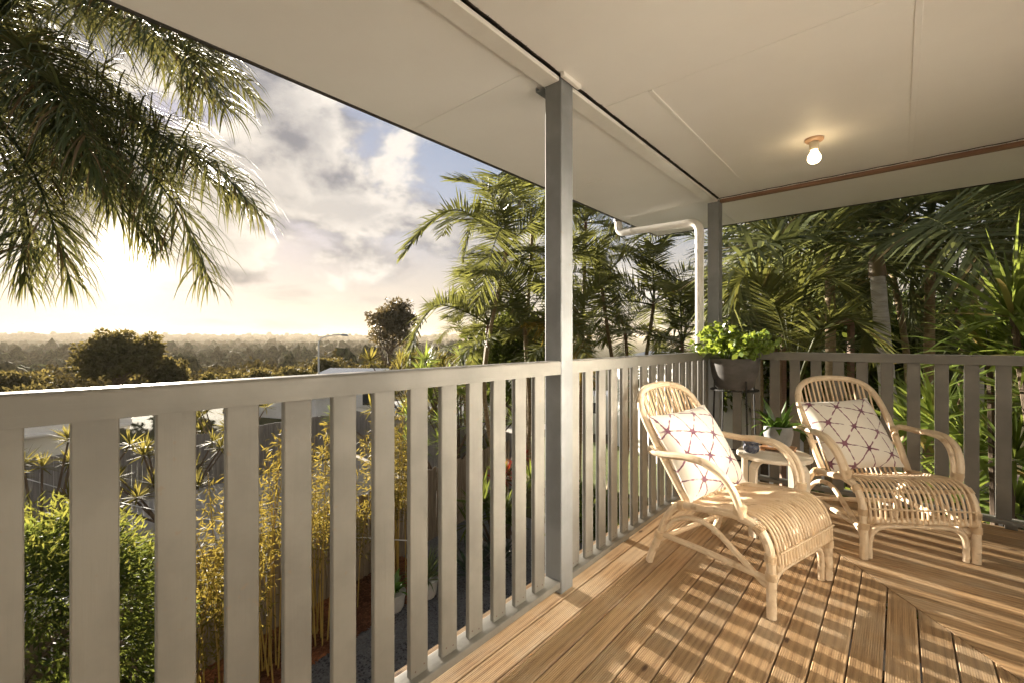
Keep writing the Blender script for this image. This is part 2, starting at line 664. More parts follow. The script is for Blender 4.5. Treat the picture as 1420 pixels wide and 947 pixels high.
# edge board under the left-hand rail
board(SEAM0 - PITCH, -7.0, 0.07, 'y', M['deck_y'], deck)
board(SEAM0 - 2 * PITCH, -7.0, 0.07, 'y', M['deck_y'], deck)
k = 0
while 0.075 - k * PITCH > -3.0:
    y = 0.075 - (k + 1) * PITCH
    start = (lambda q: max(mitre_x(q), 0.026) + GAP)
    board(y, start, 5.0, 'x', M['deck_x'], deck)
    k += 1
fr = MB()
for x in np.arange(0.05, 2.6, 0.45):
    pass
for y in np.arange(-6.8, -0.1, 0.45):
    fr.box(-0.13, 2.6, y - 0.022, y + 0.022, -0.17, -0.0235)
for x in np.arange(2.8, 5.0, 0.45):
    fr.box(x - 0.022, x + 0.022, -3.0, 0.07, -0.17, -0.0235)
fr.box(-0.175, -0.135, -7.0, 0.10, -0.22, -0.03)
fr.box(-0.13, 5.0, 0.075, 0.11, -0.22, -0.03)
link('joist_frame', fr.mesh('joist_frame'), M['joist'], deck)
def stump(x, y):
    o = link('stump', MB().bbox(-.05, .05, -.05, .05, -3.2, -0.171, .004).mesh('stump'), M['joist'], deck)
    o.location = (x, y, 0)
for x, y in [(-.06, -6), (-.06, -4.3), (-.06, -2.2), (-.06, 0), (2.2, 0), (4.4, 0), (2.2, -3), (2.2, -6)]:
    stump(x, y)

# ------------------------------------------------------------------ posts and railings
def post(x0, y0, z1, label):
    o = link('verandah_post', MB().bbox(-.0445, .0445, -.0445, .0445, 0.0, z1, .004).mesh('verandah_post'), M['post'])
    o.location = (x0, y0, 0.001)
    return tag(o, label, 'post', 'verandah posts')
post(-0.0445, -2.1615, 2.215, 'square grey timber post standing in the middle of the long railing')
post(-0.0445, 0.0445, 2.205, 'square grey timber post at the deck corner with the white downpipe beside it')
post(-0.0445, -4.62, 2.205, 'square grey timber post at the camera end of the long railing, beyond the picture edge')

def rounded_rail(lo, hi, z0, z1, r=0.009):
    """rail section (a, z) with eased top edges"""
    pts = [(lo, z0), (hi, z0)]
    for k in range(5):
        a = math.pi / 2 * k / 4
        pts.append((hi - r + r * math.cos(a), z1 - r + r * math.sin(a)))
    for k in range(5):
        a = math.pi / 2 * (1 + k / 4)
        pts.append((lo + r + r * math.cos(a), z1 - r + r * math.sin(a)))
    return pts

BAL_ME = {}
M['nail'] = plain_mat('rusty nail head', (.06, .035, .02), (.10, .05, .025), 60, .7, bumpk=0)
NAIL = MB().add([(0, math.cos(a) * .0030, math.sin(a) * .0030) for a in np.linspace(0, 6.283, 7)[:-1]] + [(.0006, 0, 0)], [(i, (i + 1) % 6, 6) for i in range(6)]).mesh('nail_head')
def railing(label, axis, s0, s1, first, pitch, width, count):
    t_ = thing('railing', label, 'railing', (0, s0, 0) if axis == 'y' else (s0, 0, 0), 0, 'white-grey timber railings round the deck')
    ax = 1 if axis == 'y' else 0
    sgn = 1 if axis == 'y' else -1
    mat = M['paint_y'] if axis == 'y' else M['paint_x']
    def sec(lo, hi, z0, z1, r):
        p = rounded_rail(lo, hi, z0, z1, r)
        return p if axis == 'y' else [(-a, z) for a, z in p]
    link('top_rail', MB().prism(sec(-.070, -.004, .943, 1.0, .009), s0, s1, ax).mesh('top_rail', True), mat, t_, world=True)
    link('bottom_rail', MB().prism(sec(-.080, -.006, .030, .055, .004), s0, s1, ax).mesh('bottom_rail', True), mat, t_, world=True)
    key = (axis, round(width, 3))
    if key not in BAL_ME:
        BAL_ME[key] = (MB().bbox(-.050, -.030, 0, width, .0555, .9425, .0025) if axis == 'y' else MB().bbox(0, width, .030, .050, .0555, .9425, .0025)).mesh('baluster')
    for k in range(count):
        p = first + pitch * k
        b = link('baluster', BAL_ME[key], M['paint_z'], t_, world=True)
        for q in (.017, .049) if axis == 'y' else ():
            link('nail_head', NAIL, M['nail'], b, loc=(-.0297, q + random.uniform(-.003, .003), .078 + random.uniform(-.006, .006)))
        if axis == 'y':
            b.location.y += p
        else:
            b.location.x += p
    # blocks that carry the bottom rail
    for p in np.arange(s0 + 0.55, s1 - 0.2, 1.0):
        blk = MB().box(-.06, -.03, p, p + .05, .001, .029) if axis == 'y' else MB().box(p, p + .05, .03, .06, .001, .029)
        link('packer', blk.mesh('packer'), mat, t_, world=True)
    return t_
railing('long grey painted railing running past the palm view, nearest section before the post', 'y', -4.575, -2.207, -2.351 - 0.1225 * 17, 0.1225, 0.067, 18)
railing('grey painted railing section behind the first wicker chair, between post and corner', 'y', -2.116, -0.001, -2.085, 0.1235, 0.068, 16)
railing('grey painted railing along the far edge, behind the second wicker chair', 'x', 0.001, 5.0, 0.0913, 0.1293, 0.064, 38)

# ------------------------------------------------------------------ ceiling, soffit, eaves, beams
ZC = 2.22
ceil = tag(thing('ceiling', None, None, (0, 0, 0)), kind='structure')
def sheet(x0, x1, y0, y1, z0=ZC, name='ceiling_sheet', g=0.0012):
    link(name, MB().box(x0 + g, x1 - g, y0 + g, y1 - g, z0, z0 + .006).mesh(name), M['ceiling'], ceil)
for x0, x1 in ((0.0, .235), (.235, 1.14), (1.14, 2.05)):
    sheet(x0, x1, -1.845, 0.0)
for y0, y1 in ((-4.5, -1.845), (-7.2, -4.5)):
    sheet(0.0, 2.05, y0, y1)
for x0 in (2.05, 3.25):
    sheet(x0, x0 + 1.2, -1.845, 0.0)
for x, y0, y1 in ((.235, -1.845, -.01), (1.14, -4.4, -.01), (2.05, -1.8, -.01)):
    link('cover_strip', MB().bbox(x - .011, x + .011, y0, y1, ZC - .004, ZC - .0002, .0015).mesh('cover_strip'), M['ceiling'], ceil)
ZS = 2.212
OX, OY = 0.887, 0.892
soff = tag(thing('eave_soffit', None, None, (0, 0, 0)), kind='structure')
def ssheet(x0, x1, y0, y1, g=0.001):
    link('soffit_sheet', MB().box(x0 + g, x1 - g, y0 + g, y1 - g, ZS, ZS + .006).mesh('soffit_sheet'), M['ceiling'], soff)
for y0, y1 in ((-7.2, -4.75), (-4.75, -2.33), (-2.33, -.02), (-.02, OY)):
    ssheet(-OX, -.0905, y0, y1)
for x0, x1 in ((-.0905, 2.2), (2.2, 4.5)):
    ssheet(x0, x1, .0, OY)
link('joint_strip', MB().bbox(-.62, -.48, -1.01, -.985, ZS - .003, ZS - .0002, .001).mesh('joint_strip'), M['ceiling'], soff)
# backing, roof, fascia
roof = MB()
roof.add([(-.98, -7.2, 2.36), (-.98, .98, 2.36), (2.3, -2.3, 3.05), (2.3, -7.2, 3.05)], [(0, 1, 2, 3)])
roof.add([(-.98, .98, 2.36), (4.6, .98, 2.36), (4.6, -2.3, 3.05), (2.3, -2.3, 3.05)], [(0, 1, 2, 3)])
tag(link('roof', roof.mesh('roof'), M['fascia']), kind='structure')
cb = MB().box(-.88, 4.5, -7.2, .88, 2.232, 2.26)
link('roof_lining', cb.mesh('roof_lining'), M['fascia'], bpy.data.objects['roof'])
fa = thing('fascia', 'thin dark fascia board edging the verandah eaves', 'fascia')
link('board', MB().box(-OX - .016, -OX, -7.2, OY + .016, ZS - .006, ZS + .13).mesh('board'), M['fascia'], fa)
link('board', MB().box(-OX, 4.5, OY, OY + .016, ZS - .006, ZS + .13).mesh('board'), M['fascia'], fa)
gut = MB()
gut.box(-.995, -OX - .018, -7.2, OY + .10, 2.292, 2.298); gut.box(-1.0, -.995, -7.2, OY + .10, 2.292, 2.36)
gut.box(-OX, 4.5, OY + .018, OY + .10, 2.292, 2.298); gut.box(-.995, 4.5, OY + .10, OY + .105, 2.292, 2.36)
link('gutter', gut.mesh('gutter'), M['fascia'], fa)

bm_ = thing('verandah_beam', 'white timber beam under the eaves carried on the grey posts', 'beam')
for y0, y1 in ((-7.2, -4.666), (-4.574, -2.207), (-2.116, -.001)):
    link('span', MB().bbox(-.092, -.010, y0, y1, 2.196, ZS + .004, .003).mesh('span'), M['white_paint'], bm_)
bk = thing('back_beam', 'thin beam edge with sunset light in its brown colour, below the ceiling along the far side', 'beam')
link('span', MB().bbox(.004, 4.5, .001, .04, 2.186, ZS - .0015, .002).mesh('span'), M['timber_and_sunset_brown'], bk)
# black bristle strip sealing the ceiling edge
def bristles(axis, a0, a1, label):
    t_ = thing('bristle_strip', label, 'bristle strip', (0, a0, ZC) if axis == 'y' else (a0, 0, ZC))
    mb = MB()
    if axis == 'y':
        mb.tube([(.002, a, ZC - .003 + .0015 * math.sin(a * 40)) for a in np.arange(a0, a1, .02)], .0028, 6)
    else:
        mb.tube([(a, -.004, ZC - .003 + .0015 * math.sin(a * 40)) for a in np.arange(a0, a1, .02)], .0028, 6)
    link('core', mb.mesh('core'), M['bristle'], t_, world=True)
    n = int((a1 - a0) * 420)
    base = np.zeros((n, 3)); s = rng.uniform(a0, a1, n)
    if axis == 'y':
        base[:, 0] = .002; base[:, 1] = s
    else:
        base[:, 0] = s; base[:, 1] = -.004
    base[:, 2] = ZC - .003
    d = rng.normal(0, 1, (n, 3)); d[:, 2] = -np.abs(d[:, 2]) * .6
    if axis == 'y': d[:, 0] = np.abs(d[:, 0])
    else: d[:, 1] = -np.abs(d[:, 1])
    d /= np.linalg.norm(d, axis=1)[:, None]
    L = rng.uniform(.006, .014, n)[:, None]
    side = np.cross(d, rng.normal(0, 1, (n, 3))); side /= np.linalg.norm(side, axis=1)[:, None]
    V_ = np.stack([base - side * .0012, base + side * .0012, base + d * L], 1).reshape(-1, 3)
    F_ = np.arange(n * 3).reshape(-1, 3)
    o = link('bristle_tufts', mesh_np('bristle_tufts', V_, F_), M['bristle'], t_, world=True)
    o['kind'] = 'stuff'
bristles('y', -4.5, -.004, 'black bristle strip along the ceiling edge above the long railing')
bristles('x', .004, 3.0, 'black bristle strip along the ceiling edge above the far railing')
br = thing('post_bracket', 'small white timber cleat on the ceiling at the middle post top', 'cleat', (0.0, -2.16, ZC))
link('block', MB().bbox(.006, .026, -2.225, -2.09, ZC - .022, ZC - .0005, .003).mesh('block'), M['white_paint'], br, world=True)
br = thing('post_bracket', 'small steel angle plate fixed outside the top of the middle post', 'bracket', (-.1, -2.16, 2.19))
link('plate', MB().box(-.135, -.0905, -2.212, -2.12, 2.190, 2.194).box(-.135, -.131, -2.212, -2.12, 2.1945, 2.211).mesh('plate'), M['post'], br, world=True)

# ------------------------------------------------------------------ house behind (outside the picture, it throws the evening light back)
HX, HYC = 1.98, -1.20
hw = thing('house', 'cream weatherboard house wall with sliding door beside the deck, beyond the picture', 'house', (HX, -4, 0))
k = 0
for z in np.arange(0.02, 2.2, 0.15):
    for (y0, y1) in (((-7.2, -4.9), (-2.7, HYC)) if z < 2.02 else ((-7.2, HYC),)):
        mb = MB()
        mb.add([(HX, y0, z), (HX, y1, z), (HX + .018, y1, z + .152), (HX + .018, y0, z + .152), (HX + .04, y0, z), (HX + .04, y1, z), (HX + .04, y1, z + .152), (HX + .04, y0, z + .152)],
               [(0, 3, 2, 1), (4, 5, 6, 7), (0, 1, 5, 4), (2, 3, 7, 6), (1, 2, 6, 5), (3, 0, 4, 7)])
        link('weatherboard', mb.mesh('weatherboard'), M['bounce_board'] if y0 > -3 else M['weatherboard'], hw, world=True)  # section by the corner whitened to bounce light, the rest cream
link('wall', MB().box(HX + .041, HX + .14, -7.2, -4.9, -.2, 2.23).box(HX + .041, HX + .14, -2.7, HYC, -.2, 2.23).box(HX + .041, HX + .14, -4.9, -2.7, 2.02, 2.23).box(HX + .141, 4.5, HYC - .14, HYC, -.2, 2.23).mesh('wall'), M['weatherboard'], hw, world=True)
link('corner_board', MB().bbox(HX - .012, HX + .09, HYC + .001, HYC + .03, 0.002, 2.21, .003).mesh('corner_board'), M['house_trim'], hw, world=True)
m, t, bs, _ = new_mat('added metal reflector')  # added reflector: unseen metal panel throwing sun onto far rail and first chair
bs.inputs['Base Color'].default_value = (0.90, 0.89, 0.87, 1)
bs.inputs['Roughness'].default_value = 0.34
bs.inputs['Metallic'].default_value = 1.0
M['sun_reflector'] = m
door = link('sliding_door', MB().box(HX + .01, HX + .05, -4.9, -4.83, 0.002, 2.02).box(HX + .01, HX + .05, -2.77, -2.7, 0.002, 2.02).box(HX + .01, HX + .05, -3.83, -3.77, .05, 1.96).box(HX + .01, HX + .05, -4.83, -2.77, 1.96, 2.02).box(HX + .01, HX + .05, -4.83, -2.77, .002, .05).mesh('sliding_door'), M['house_trim'], hw, world=True)
wf = link('window', MB().box(HX - .030, HX - .002, -2.42, -2.37, .55, 2.05).box(HX - .030, HX - .002, -1.31, -1.26, .55, 2.05).box(HX - .030, HX - .002, -2.37, -1.31, .55, .60).box(HX - .030, HX - .002, -2.37, -1.31, 2.0, 2.05).mesh('window'), M['house_trim'], hw, world=True)  # frame that holds the added reflector in place of glass
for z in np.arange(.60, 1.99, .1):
    link('reflector_slat', MB().box(HX - .018, HX - .012, -2.37, -1.31, z, z + .098).mesh('reflector_slat'), M['sun_reflector'], wf, world=True)  # strips of the added, unseen sun reflector
link('curtain', MB().box(HX + .06, HX + .08, -4.83, -2.77, .02, 2.0).mesh('curtain'), M['weatherboard'], hw, world=True)

# ------------------------------------------------------------------ downpipe and ceiling lamp
dp = thing('downpipe', 'white plastic downpipe running from the eave gutter down beside the corner post', 'downpipe', (-.145, .005, -3.0))
PX, PY = -.150, -.006
run = spline([(-.955, .14, 2.235), (-.955, .14, 2.175), (-.945, .137, 2.135), (-.90, .127, 2.112), (-.80, .108, 2.104)], 14)
mb = MB(); mb.tube(run, .034, 16)
link('upper_elbow', mb.mesh('upper_elbow', True), M['pvc'], dp, world=True)
link('cross_run', MB().tube([(-.80, .108, 2.104), (-.25, .012, 2.064)], .0325, 16).mesh('cross_run', True), M['pvc'], dp, world=True)
low = spline([(-.27, .015, 2.066), (-.205, .004, 2.056), (-.166, -.003, 2.028), (PX, PY, 1.97), (PX, PY, 1.88)], 14)
link('lower_elbow', MB().tube(low, .035, 16).mesh('lower_elbow', True), M['pvc'], dp, world=True)
link('pipe', MB().tube([(PX, PY, 1.89), (PX, PY, 0.0), (PX, PY, -3.0)], .0325, 16).mesh('pipe', True), M['pvc'], dp, world=True)
link('collar', MB().lathe([(.035, 1.80), (.037, 1.80), (.037, 1.83), (.035, 1.83)], 16, (PX, PY, 0)).mesh('collar', True), M['pvc'], dp, world=True)
link('outlet', MB().tube([(-.955, .14, 2.292), (-.955, .14, 2.225)], .046, 12).mesh('outlet', True), M['fascia'], dp, world=True)

m, t, bs, _ = new_mat('lit bulb')
bs.inputs['Base Color'].default_value = (.9, .85, .75, 1)
bs.inputs['Emission Color'].default_value = (1.0, .74, .40, 1)
bs.inputs['Emission Strength'].default_value = 3.0
M['bulb'] = m
M['batten'] = plain_mat('batten holder', (.62, .40, .26), (.55, .34, .22), 9, .4, bumpk=0)
M['socket'] = plain_mat('lamp socket', (.70, .62, .48), None, 9, .4, bumpk=0)
lamp = thing('ceiling_lamp', 'bare lit light bulb in a small batten holder on the ceiling', 'lamp', (.727, -.769, ZC))
link('base_plate', MB().lathe([(.046, -.0005), (.046, -.010), (.040, -.016), (.022, -.018)], 24).mesh('base_plate', True), M['batten'], lamp)
link('socket', MB().lathe([(.022, -.018), (.024, -.024), (.022, -.060), (.019, -.064)], 20).mesh('socket', True), M['socket'], lamp)
prof = [(.016, -.064), (.018, -.074), (.027, -.088), (.0325, -.102), (.033, -.112), (.030, -.124), (.022, -.134), (.010, -.139), (.0, -.140)]
link('bulb', MB().lathe(prof, 20).mesh('bulb', True), M['bulb'], lamp)

# ------------------------------------------------------------------ wicker chairs
def rattan_mat(name, c1, c2, c3):
    m, t, bs, _ = new_mat(name)
    v = obj_coord(t, (1, 1, 1))
    n = t.noise(v, 9.0, 5.0, 0.6); f_ = t.noise(v, 70.0, 3.0, 0.6); s = t.noise(v, 16.0, 2.0, 0.5)
    c_ = t.mix(t.smooth(n, .3, .7), c1, c2)
    c_ = t.mix(t.math('MULTIPLY', t.smooth(s, .60, .70), .55), c_, c3)
    c_ = t.mix(t.math('MULTIPLY', t.smooth(f_, .62, .72), .35), c_, c3)
    t.set(bs.inputs['Base Color'], c_)
    t.set(bs.inputs['Roughness'], t.math('ADD', .30, t.math('MULTIPLY', n, .3)))
    bump(t, bs, f_, .2, .001)
    return m
M['rattan'] = rattan_mat('pale rattan', (.74, .61, .45), (.62, .48, .32), (.30, .18, .09))
M['rattan_rod'] = rattan_mat('rattan rod', (.74, .59, .41), (.64, .47, .29), (.34, .20, .10))
M['binding'] = rattan_mat('cane binding', (.66, .51, .34), (.56, .41, .25), (.34, .21, .11))

def wrap(path_pt, dirn, r, n=6, pitch=.0052):
    """turns of cane round a joint: ring by ring"""
    mb = MB()
    d = np.array(dirn, float); d /= np.linalg.norm(d)
    for k in range(n):
        c0 = np.array(path_pt) + d * (k - n / 2) * pitch
        mb.tube([c0 - d * .0024, c0 - d * .001, c0 + d * .001, c0 + d * .0024], [r, r + .0022, r + .0022, r], 10)
    return mb

def tube_part(name, pts, r, n, mat, parent, seg=9, taper=None, knots=True):
    P = spline(pts, n) if n else np.array(pts, float)
    R = np.full(len(P), r)
    if knots and len(P) > 12:                       # swellings at the cane's nodes
        for q in random.sample(range(3, len(P) - 3), max(1, len(P) // 14)):
            R[q] *= 1.10
    return link(name, MB().tube(P, R, seg).mesh(name, True), mat, parent)

def make_chair(label):
    c_ = thing('wicker_chair', label, 'chair', (0, 0, 0), 0, 'wicker armchairs on the deck')
    ra, rod, bi = M['rattan'], M['rattan_rod'], M['binding']
    for s in (-1, 1):
        y = .258 * s
        tube_part('side_rail', [(.045, s * .268, .13), (.09, s * .262, .245), (.15, y, .315), (.26, y, .335), (.40, y, .355), (.47, y, .357)], .0165, 30, ra, c_)
        tube_part('rear_leg', [(0, s * .282, 0), (.018, s * .277, .06), (.045, s * .269, .13), (.06, s * .266, .165)], .0175, 14, ra, c_)
        tube_part('front_leg', [(.44, y, .354), (.497, y, .345), (.54, y, .308), (.562, s * .257, .245), (.566, s * .256, .15), (.566, s * .256, 0)], .0185, 30, ra, c_)
        tube_part('side_brace', [(.055, s * .264, .15), (.12, s * .25, .232), (.21, s * .245, .272), (.31, s * .244, .262), (.42, s * .246, .195), (.545, s * .25, .115)], .0125, 26, ra, c_)
        tube_part('stretcher', [(.035, s * .262, .150), (.30, s * .25, .148), (.555, s * .25, .142)], .0135, 18, ra, c_)
        arm = [(.075, s * .236, .520), (.030, s * .262, .545), (.020, s * .295, .560), (.055, s * .325, .557), (.13, s * .330, .556), (.23, s * .326, .568), (.32, s * .320, .560), (.395, s * .308, .520), (.437, s * .292, .455), (.452, s * .276, .385), (.452, s * .270, .362)]
        a_ = tube_part('arm', arm, .0165, 46, ra, c_)
        arm2 = [(.22, s * .296, .566), (.32, s * .292, .556), (.385, s * .281, .515), (.424, s * .266, .452), (.437, s * .256, .400), (.440, s * .252, .372)]
        link('arm_liner', MB().tube(spline(arm2, 26), .0125, 8).mesh('arm_liner', True), ra, a_)
        link('binding', wrap((.447, s * .268, .392), (.1, 0, 1), .024, 8).mesh('binding', True), bi, a_)
        link('binding', wrap((.045, s * .25, .548), (.5, s * .5, .3), .021, 5).mesh('binding', True), bi, a_)
        for (q, d, r) in (((.563, s * .256, .235), (.05, 0, 1), .0205), ((.566, s * .256, .165), (0, 0, 1), .021), ((.52, y, .33), (.7, 0, -.6), .021), ((.052, s * .268, .15), (.4, 0, 1), .020), ((.17, y, .32), (1, 0, .2), .020)):
            link('binding', wrap(q, d, r, 6).mesh('binding', True), bi, c_)
    # front: rail, arch, rear rails
    tube_part('front_rail', [(.572, -.25, .195), (.575, 0, .197), (.572, .25, .195)], .0150, 16, ra, c_)
    tube_part('front_arch', [(.552, -.222, 0), (.552, -.222, .075), (.553, -.208, .128), (.555, -.165, .158), (.557, -.08, .166), (.557, .08, .166), (.555, .165, .158), (.553, .208, .128), (.552, .222, .075), (.552, .222, 0)], .0138, 50, ra, c_)
    tube_part('rear_rail', [(.135, -.25, .296), (.125, 0, .292), (.135, .25, .296)], .0135, 14, ra, c_)
    tube_part('rear_stretcher', [(.04, -.262, .118), (.04, .262, .118)], .0125, 14, ra, c_, knots=False)
    tube_part('seat_bearer', [(.30, -.25, .324), (.30, 0, .316), (.30, .25, .324)], .010, 12, ra, c_)
    tube_part('seat_bearer', [(.505, -.25, .325), (.507, 0, .322), (.505, .25, .325)], .010, 12, ra, c_)
    link('binding', wrap((.573, -.235, .195), (0, 1, 0), .0175, 6).mesh('binding', True), bi, c_)
    link('binding', wrap((.573, .235, .195), (0, 1, 0), .0175, 6).mesh('binding', True), bi, c_)
    # seat rods run from the back of the seat over the front edge
    for k in range(21):
        y = -.238 + .476 * k / 20
        sag = .012 * (1 - (y / .24) ** 2)
        jit = random.uniform(-.0015, .0015)
        pts = [(.09, y * .95, .300 - sag), (.20, y * .97, .322 - sag), (.32, y, .347 - sag), (.43, y, .372 - sag * .6), (.505, y, .370 - sag * .3), (.555, y + jit, .330), (.580, y + jit, .270), (.587, y + jit, .205), (.583, y + jit, .188)]
        link('seat_rod', MB().tube(spline(pts, 22), .0058, 7).mesh('seat_rod', True), rod, c_)
    link('front_weave', MB().tube([(.594, -.243, .258), (.596, 0, .258), (.594, .243, .258)], .0042, 6).mesh('front_weave', True), bi, c_)
    # back hoop
    hoop = [(.175, -.232, .335), (.10, -.242, .450), (.015, -.247, .580), (-.070, -.240, .705), (-.118, -.205, .785), (-.145, -.130, .828), (-.153, 0, .842), (-.145, .130, .828), (-.118, .205, .785), (-.070, .240, .705), (.015, .247, .580), (.10, .242, .450), (.175, .232, .335)]
    tube_part('back_hoop', hoop, .0175, 70, ra, c_, 10)
    H = spline(hoop, 200)
    for k in range(16):
        y = -.205 + .41 * k / 15
        top = H[70:130][np.argmin(np.abs(H[70:130][:, 1] - y))] if abs(y) < .13 else H[45:155][np.argmin(np.abs(H[45:155][:, 1] - y) + (H[45:155][:, 2] < .70) * 9)]
        bot = np.array([.142, y * .96, .300])
        mid = (top + bot) / 2 + np.array([-.022, 0, -.012])
        link('back_rod', MB().tube(spline([bot, mid, top], 12), .0056, 6).mesh('back_rod', True), rod, c_)
    link('lumbar_rail', MB().tube(spline([(.075, -.24, .475), (.05, 0, .468), (.075, .24, .475)], 12), .009, 8).mesh('lumbar_rail', True), ra, c_)
    return c_
chairA = make_chair('pale wicker armchair nearest the long railing, its low seat turned towards the deck middle')
chairB = copy_tree(chairA)
chairB['label'] = 'wicker armchair standing in front of the far railing, beyond the small stool'
chairA.location = (.230, -1.405, .001); chairA.rotation_euler.z = math.atan2(-.145, .545)
fB = np.array([.58, -.817]); fB /= np.linalg.norm(fB)
cB = np.array([(.953 + 1.376) / 2, (-.954 - .654) / 2]) - fB * .566
chairB.location = (cB[0], cB[1], .001); chairB.rotation_euler.z = math.atan2(fB[1], fB[0])

# cushions
def cushion_mat():
    m, t, bs, _ = new_mat('shibori cotton')
    uv = t.n('ShaderNodeUVMap').outputs[0]
    nz = t.n('ShaderNodeTexNoise'); nz.inputs['Scale'].default_value = 6.0; nz.inputs['Detail'].default_value = 3.0
    t.set(nz.inputs['Vector'], uv)
    warp = t.vmath('SCALE', t.vmath('SUBTRACT', nz.outputs['Color'], (.5, .5, .5)), .035)
    oi = t.n('ShaderNodeObjectInfo')
    p = t.vmath('ADD', t.vmath('ADD', uv, warp), t.vmath('SCALE', (1.7, 2.3, 0), oi.outputs['Random']))
    sp = t.n('ShaderNodeSeparateXYZ', i_0=p)
    x, y = sp.outputs[0], sp.outputs[1]
    S = 3.7
    wob = t.noise(t.vmath('SCALE', uv, 1.0), 14.0, 3.0, .6)
    fs_ = []
    for ang_, sh in ((14, 0.0), (74, 0.0), (134, .5)):          # folds of the resist dye: three sets of creases meeting in stars
        a = math.radians(ang_)
        d = t.math('ADD', t.math('MULTIPLY', x, math.cos(a) * S), t.math('MULTIPLY', y, math.sin(a) * S))
        fs_.append(t.math('ABSOLUTE', t.math('SUBTRACT', t.math('FRACT', t.math('ADD', d, sh)), .5)))
    best = t.math('MINIMUM', fs_[0], t.math('MINIMUM', fs_[1], fs_[2]))
    node = t.smooth(t.math('MAXIMUM', fs_[0], t.math('MAXIMUM', fs_[1], fs_[2])), .02, .26, 1.0, 0.0)
    width = t.math('ADD', t.math('ADD', .014, t.math('MULTIPLY', t.smooth(wob, .38, .62), .034)), t.math('MULTIPLY', t.math('POWER', node, 2.0), .075))
    line = t.smooth(best, t.math('MULTIPLY', width, .55), width, 1.0, 0.0)
    keep = t.smooth(t.noise(uv, 7.0, 2.0, .5), .36, .44)
    ink = t.math('MULTIPLY', line, t.math('MAXIMUM', keep, node))
    dye = t.mix(t.smooth(wob, .3, .7), (.11, .026, .058), (.26, .11, .15))
    t.set(bs.inputs['Base Color'], t.mix(t.math('MINIMUM', ink, 1.0), (.80, .745, .66), dye))
    bs.inputs['Roughness'].default_value = .85
    bs.inputs['Sheen Weight'].default_value = .2
    wv = t.noise(t.vmath('SCALE', uv, 1.0), 160.0, 2.0, .5)
    bump(t, bs, t.math('ADD', t.math('MULTIPLY', wv, .3), t.noise(uv, 5.0, 4.0, .6)), .35, .006)
    return m
M['cushion'] = cushion_mat()
def cushion_mesh(size=.43, th=.075, n=22):
    vs, fs, uvs = [], [], []
    lr = np.random.default_rng(12)
    for side in (1, -1):
        for i in range(n + 1):
            for j in range(n + 1):
                a, b = 2 * i / n - 1, 2 * j / n - 1
                pin = 1 - .055 * (1 - abs(a) ** 2) * abs(b) ** 4
                pin2 = 1 - .055 * (1 - abs(b) ** 2) * abs(a) ** 4
                h = th * (max(0, 1 - abs(a) ** 2.6) * max(0, 1 - abs(b) ** 2.6)) ** .55
                h += .004 * math.sin(7 * a + 3 * b) * (1 - a * a) * (1 - b * b)
                vs.append((a * size / 2 * pin2, b * size / 2 * pin, side * h))
                uvs.append((i / n, j / n))
        o = 0 if side == 1 else (n + 1) ** 2
        for i in range(n):
            for j in range(n):
                q = [o + i * (n + 1) + j, o + (i + 1) * (n + 1) + j, o + (i + 1) * (n + 1) + j + 1, o + i * (n + 1) + j + 1]
                fs.append(q if side == 1 else q[::-1])
    me = bpy.data.meshes.new('cushion')
    me.from_pydata(vs, [], fs)
    uvl = me.uv_layers.new(name='UVMap')
    for lp in me.loops:
        uvl.data[lp.index].uv = uvs[lp.vertex_index]
    me.polygons.foreach_set('use_smooth', [True] * len(me.polygons))
    return me
CUSH = cushion_mesh()
PIPE = MB()
def cushion(chair, label, roll, du=0.0, dy=0.0, tilt=0.0):
    up = np.array([-.50, 0, .80]); up /= np.linalg.norm(up)
    nrm = np.array([up[2], 0, -up[0]])
    cen = np.array([.205 + du, dy, .345]) + up * .196 + nrm * .060
    ex = np.array([0, 1.0, 0]); R3 = np.array([ex, up, np.cross(ex, up)]).T
    mw = Matrix.Translation(chair.location) @ Matrix.Rotation(chair.rotation_euler.z, 4, 'Z') @ Matrix.Translation(Vector(cen)) @ Matrix(R3.tolist()).to_4x4() @ Matrix.Rotation(roll, 4, 'Z') @ Matrix.Rotation(tilt, 4, 'Y')
    o = link('cushion', CUSH, M['cushion'])
    o.matrix_world = mw
    return tag(o, label, 'cushion', 'patterned cushions on the wicker chairs')
cushion(chairA, 'cream cushion with purple star pattern on the chair by the long railing', math.radians(1), -.035, -.055, math.radians(-5))
cushion(chairB, 'cream cushion with purple star pattern on the chair by the far railing', math.radians(7), .0, -.065, math.radians(6))

# ------------------------------------------------------------------ stool and the things on it
M['birch'] = plain_mat('white birch', (.74, .67, .56), (.66, .58, .46), 3, .45, (1, 14, 1), bumpk=.05)
M['grey_pot'] = plain_mat('grey concrete pot', (.24, .24, .235), (.17, .17, .165), 14, .8, bumpk=.3)
M['planter'] = plain_mat('blackened planter', (.045, .040, .036), (.10, .092, .085), 7, .65, (1, 1, 2), bumpk=.4)
M['iron'] = plain_mat('black iron', (.010, .010, .010), None, 9, .75, bumpk=0)
M['soil'] = plain_mat('potting soil', (.03, .02, .013), None, 40, .95, bumpk=.8, bdist=.01)
M['blue_bead'] = plain_mat('blue speckled glaze', (.015, .025, .075), (.16, .17, .20), 60, .25, bumpk=.5, bdist=.004)
M['coaster'] = plain_mat('coaster timber', (.42, .20, .08), None, 6, .5)
SX, SY = .545, -.870
st = thing('stool', 'round pale birch stool with bent legs between the two chairs', 'stool', (SX, SY, .001), math.radians(0))
link('seat_top', MB().lathe([(.0, .418), (.182, .418), (.190, .422), (.190, .437), (.184, .443), (.0, .443)], 40).mesh('seat_top', True), M['birch'], st)
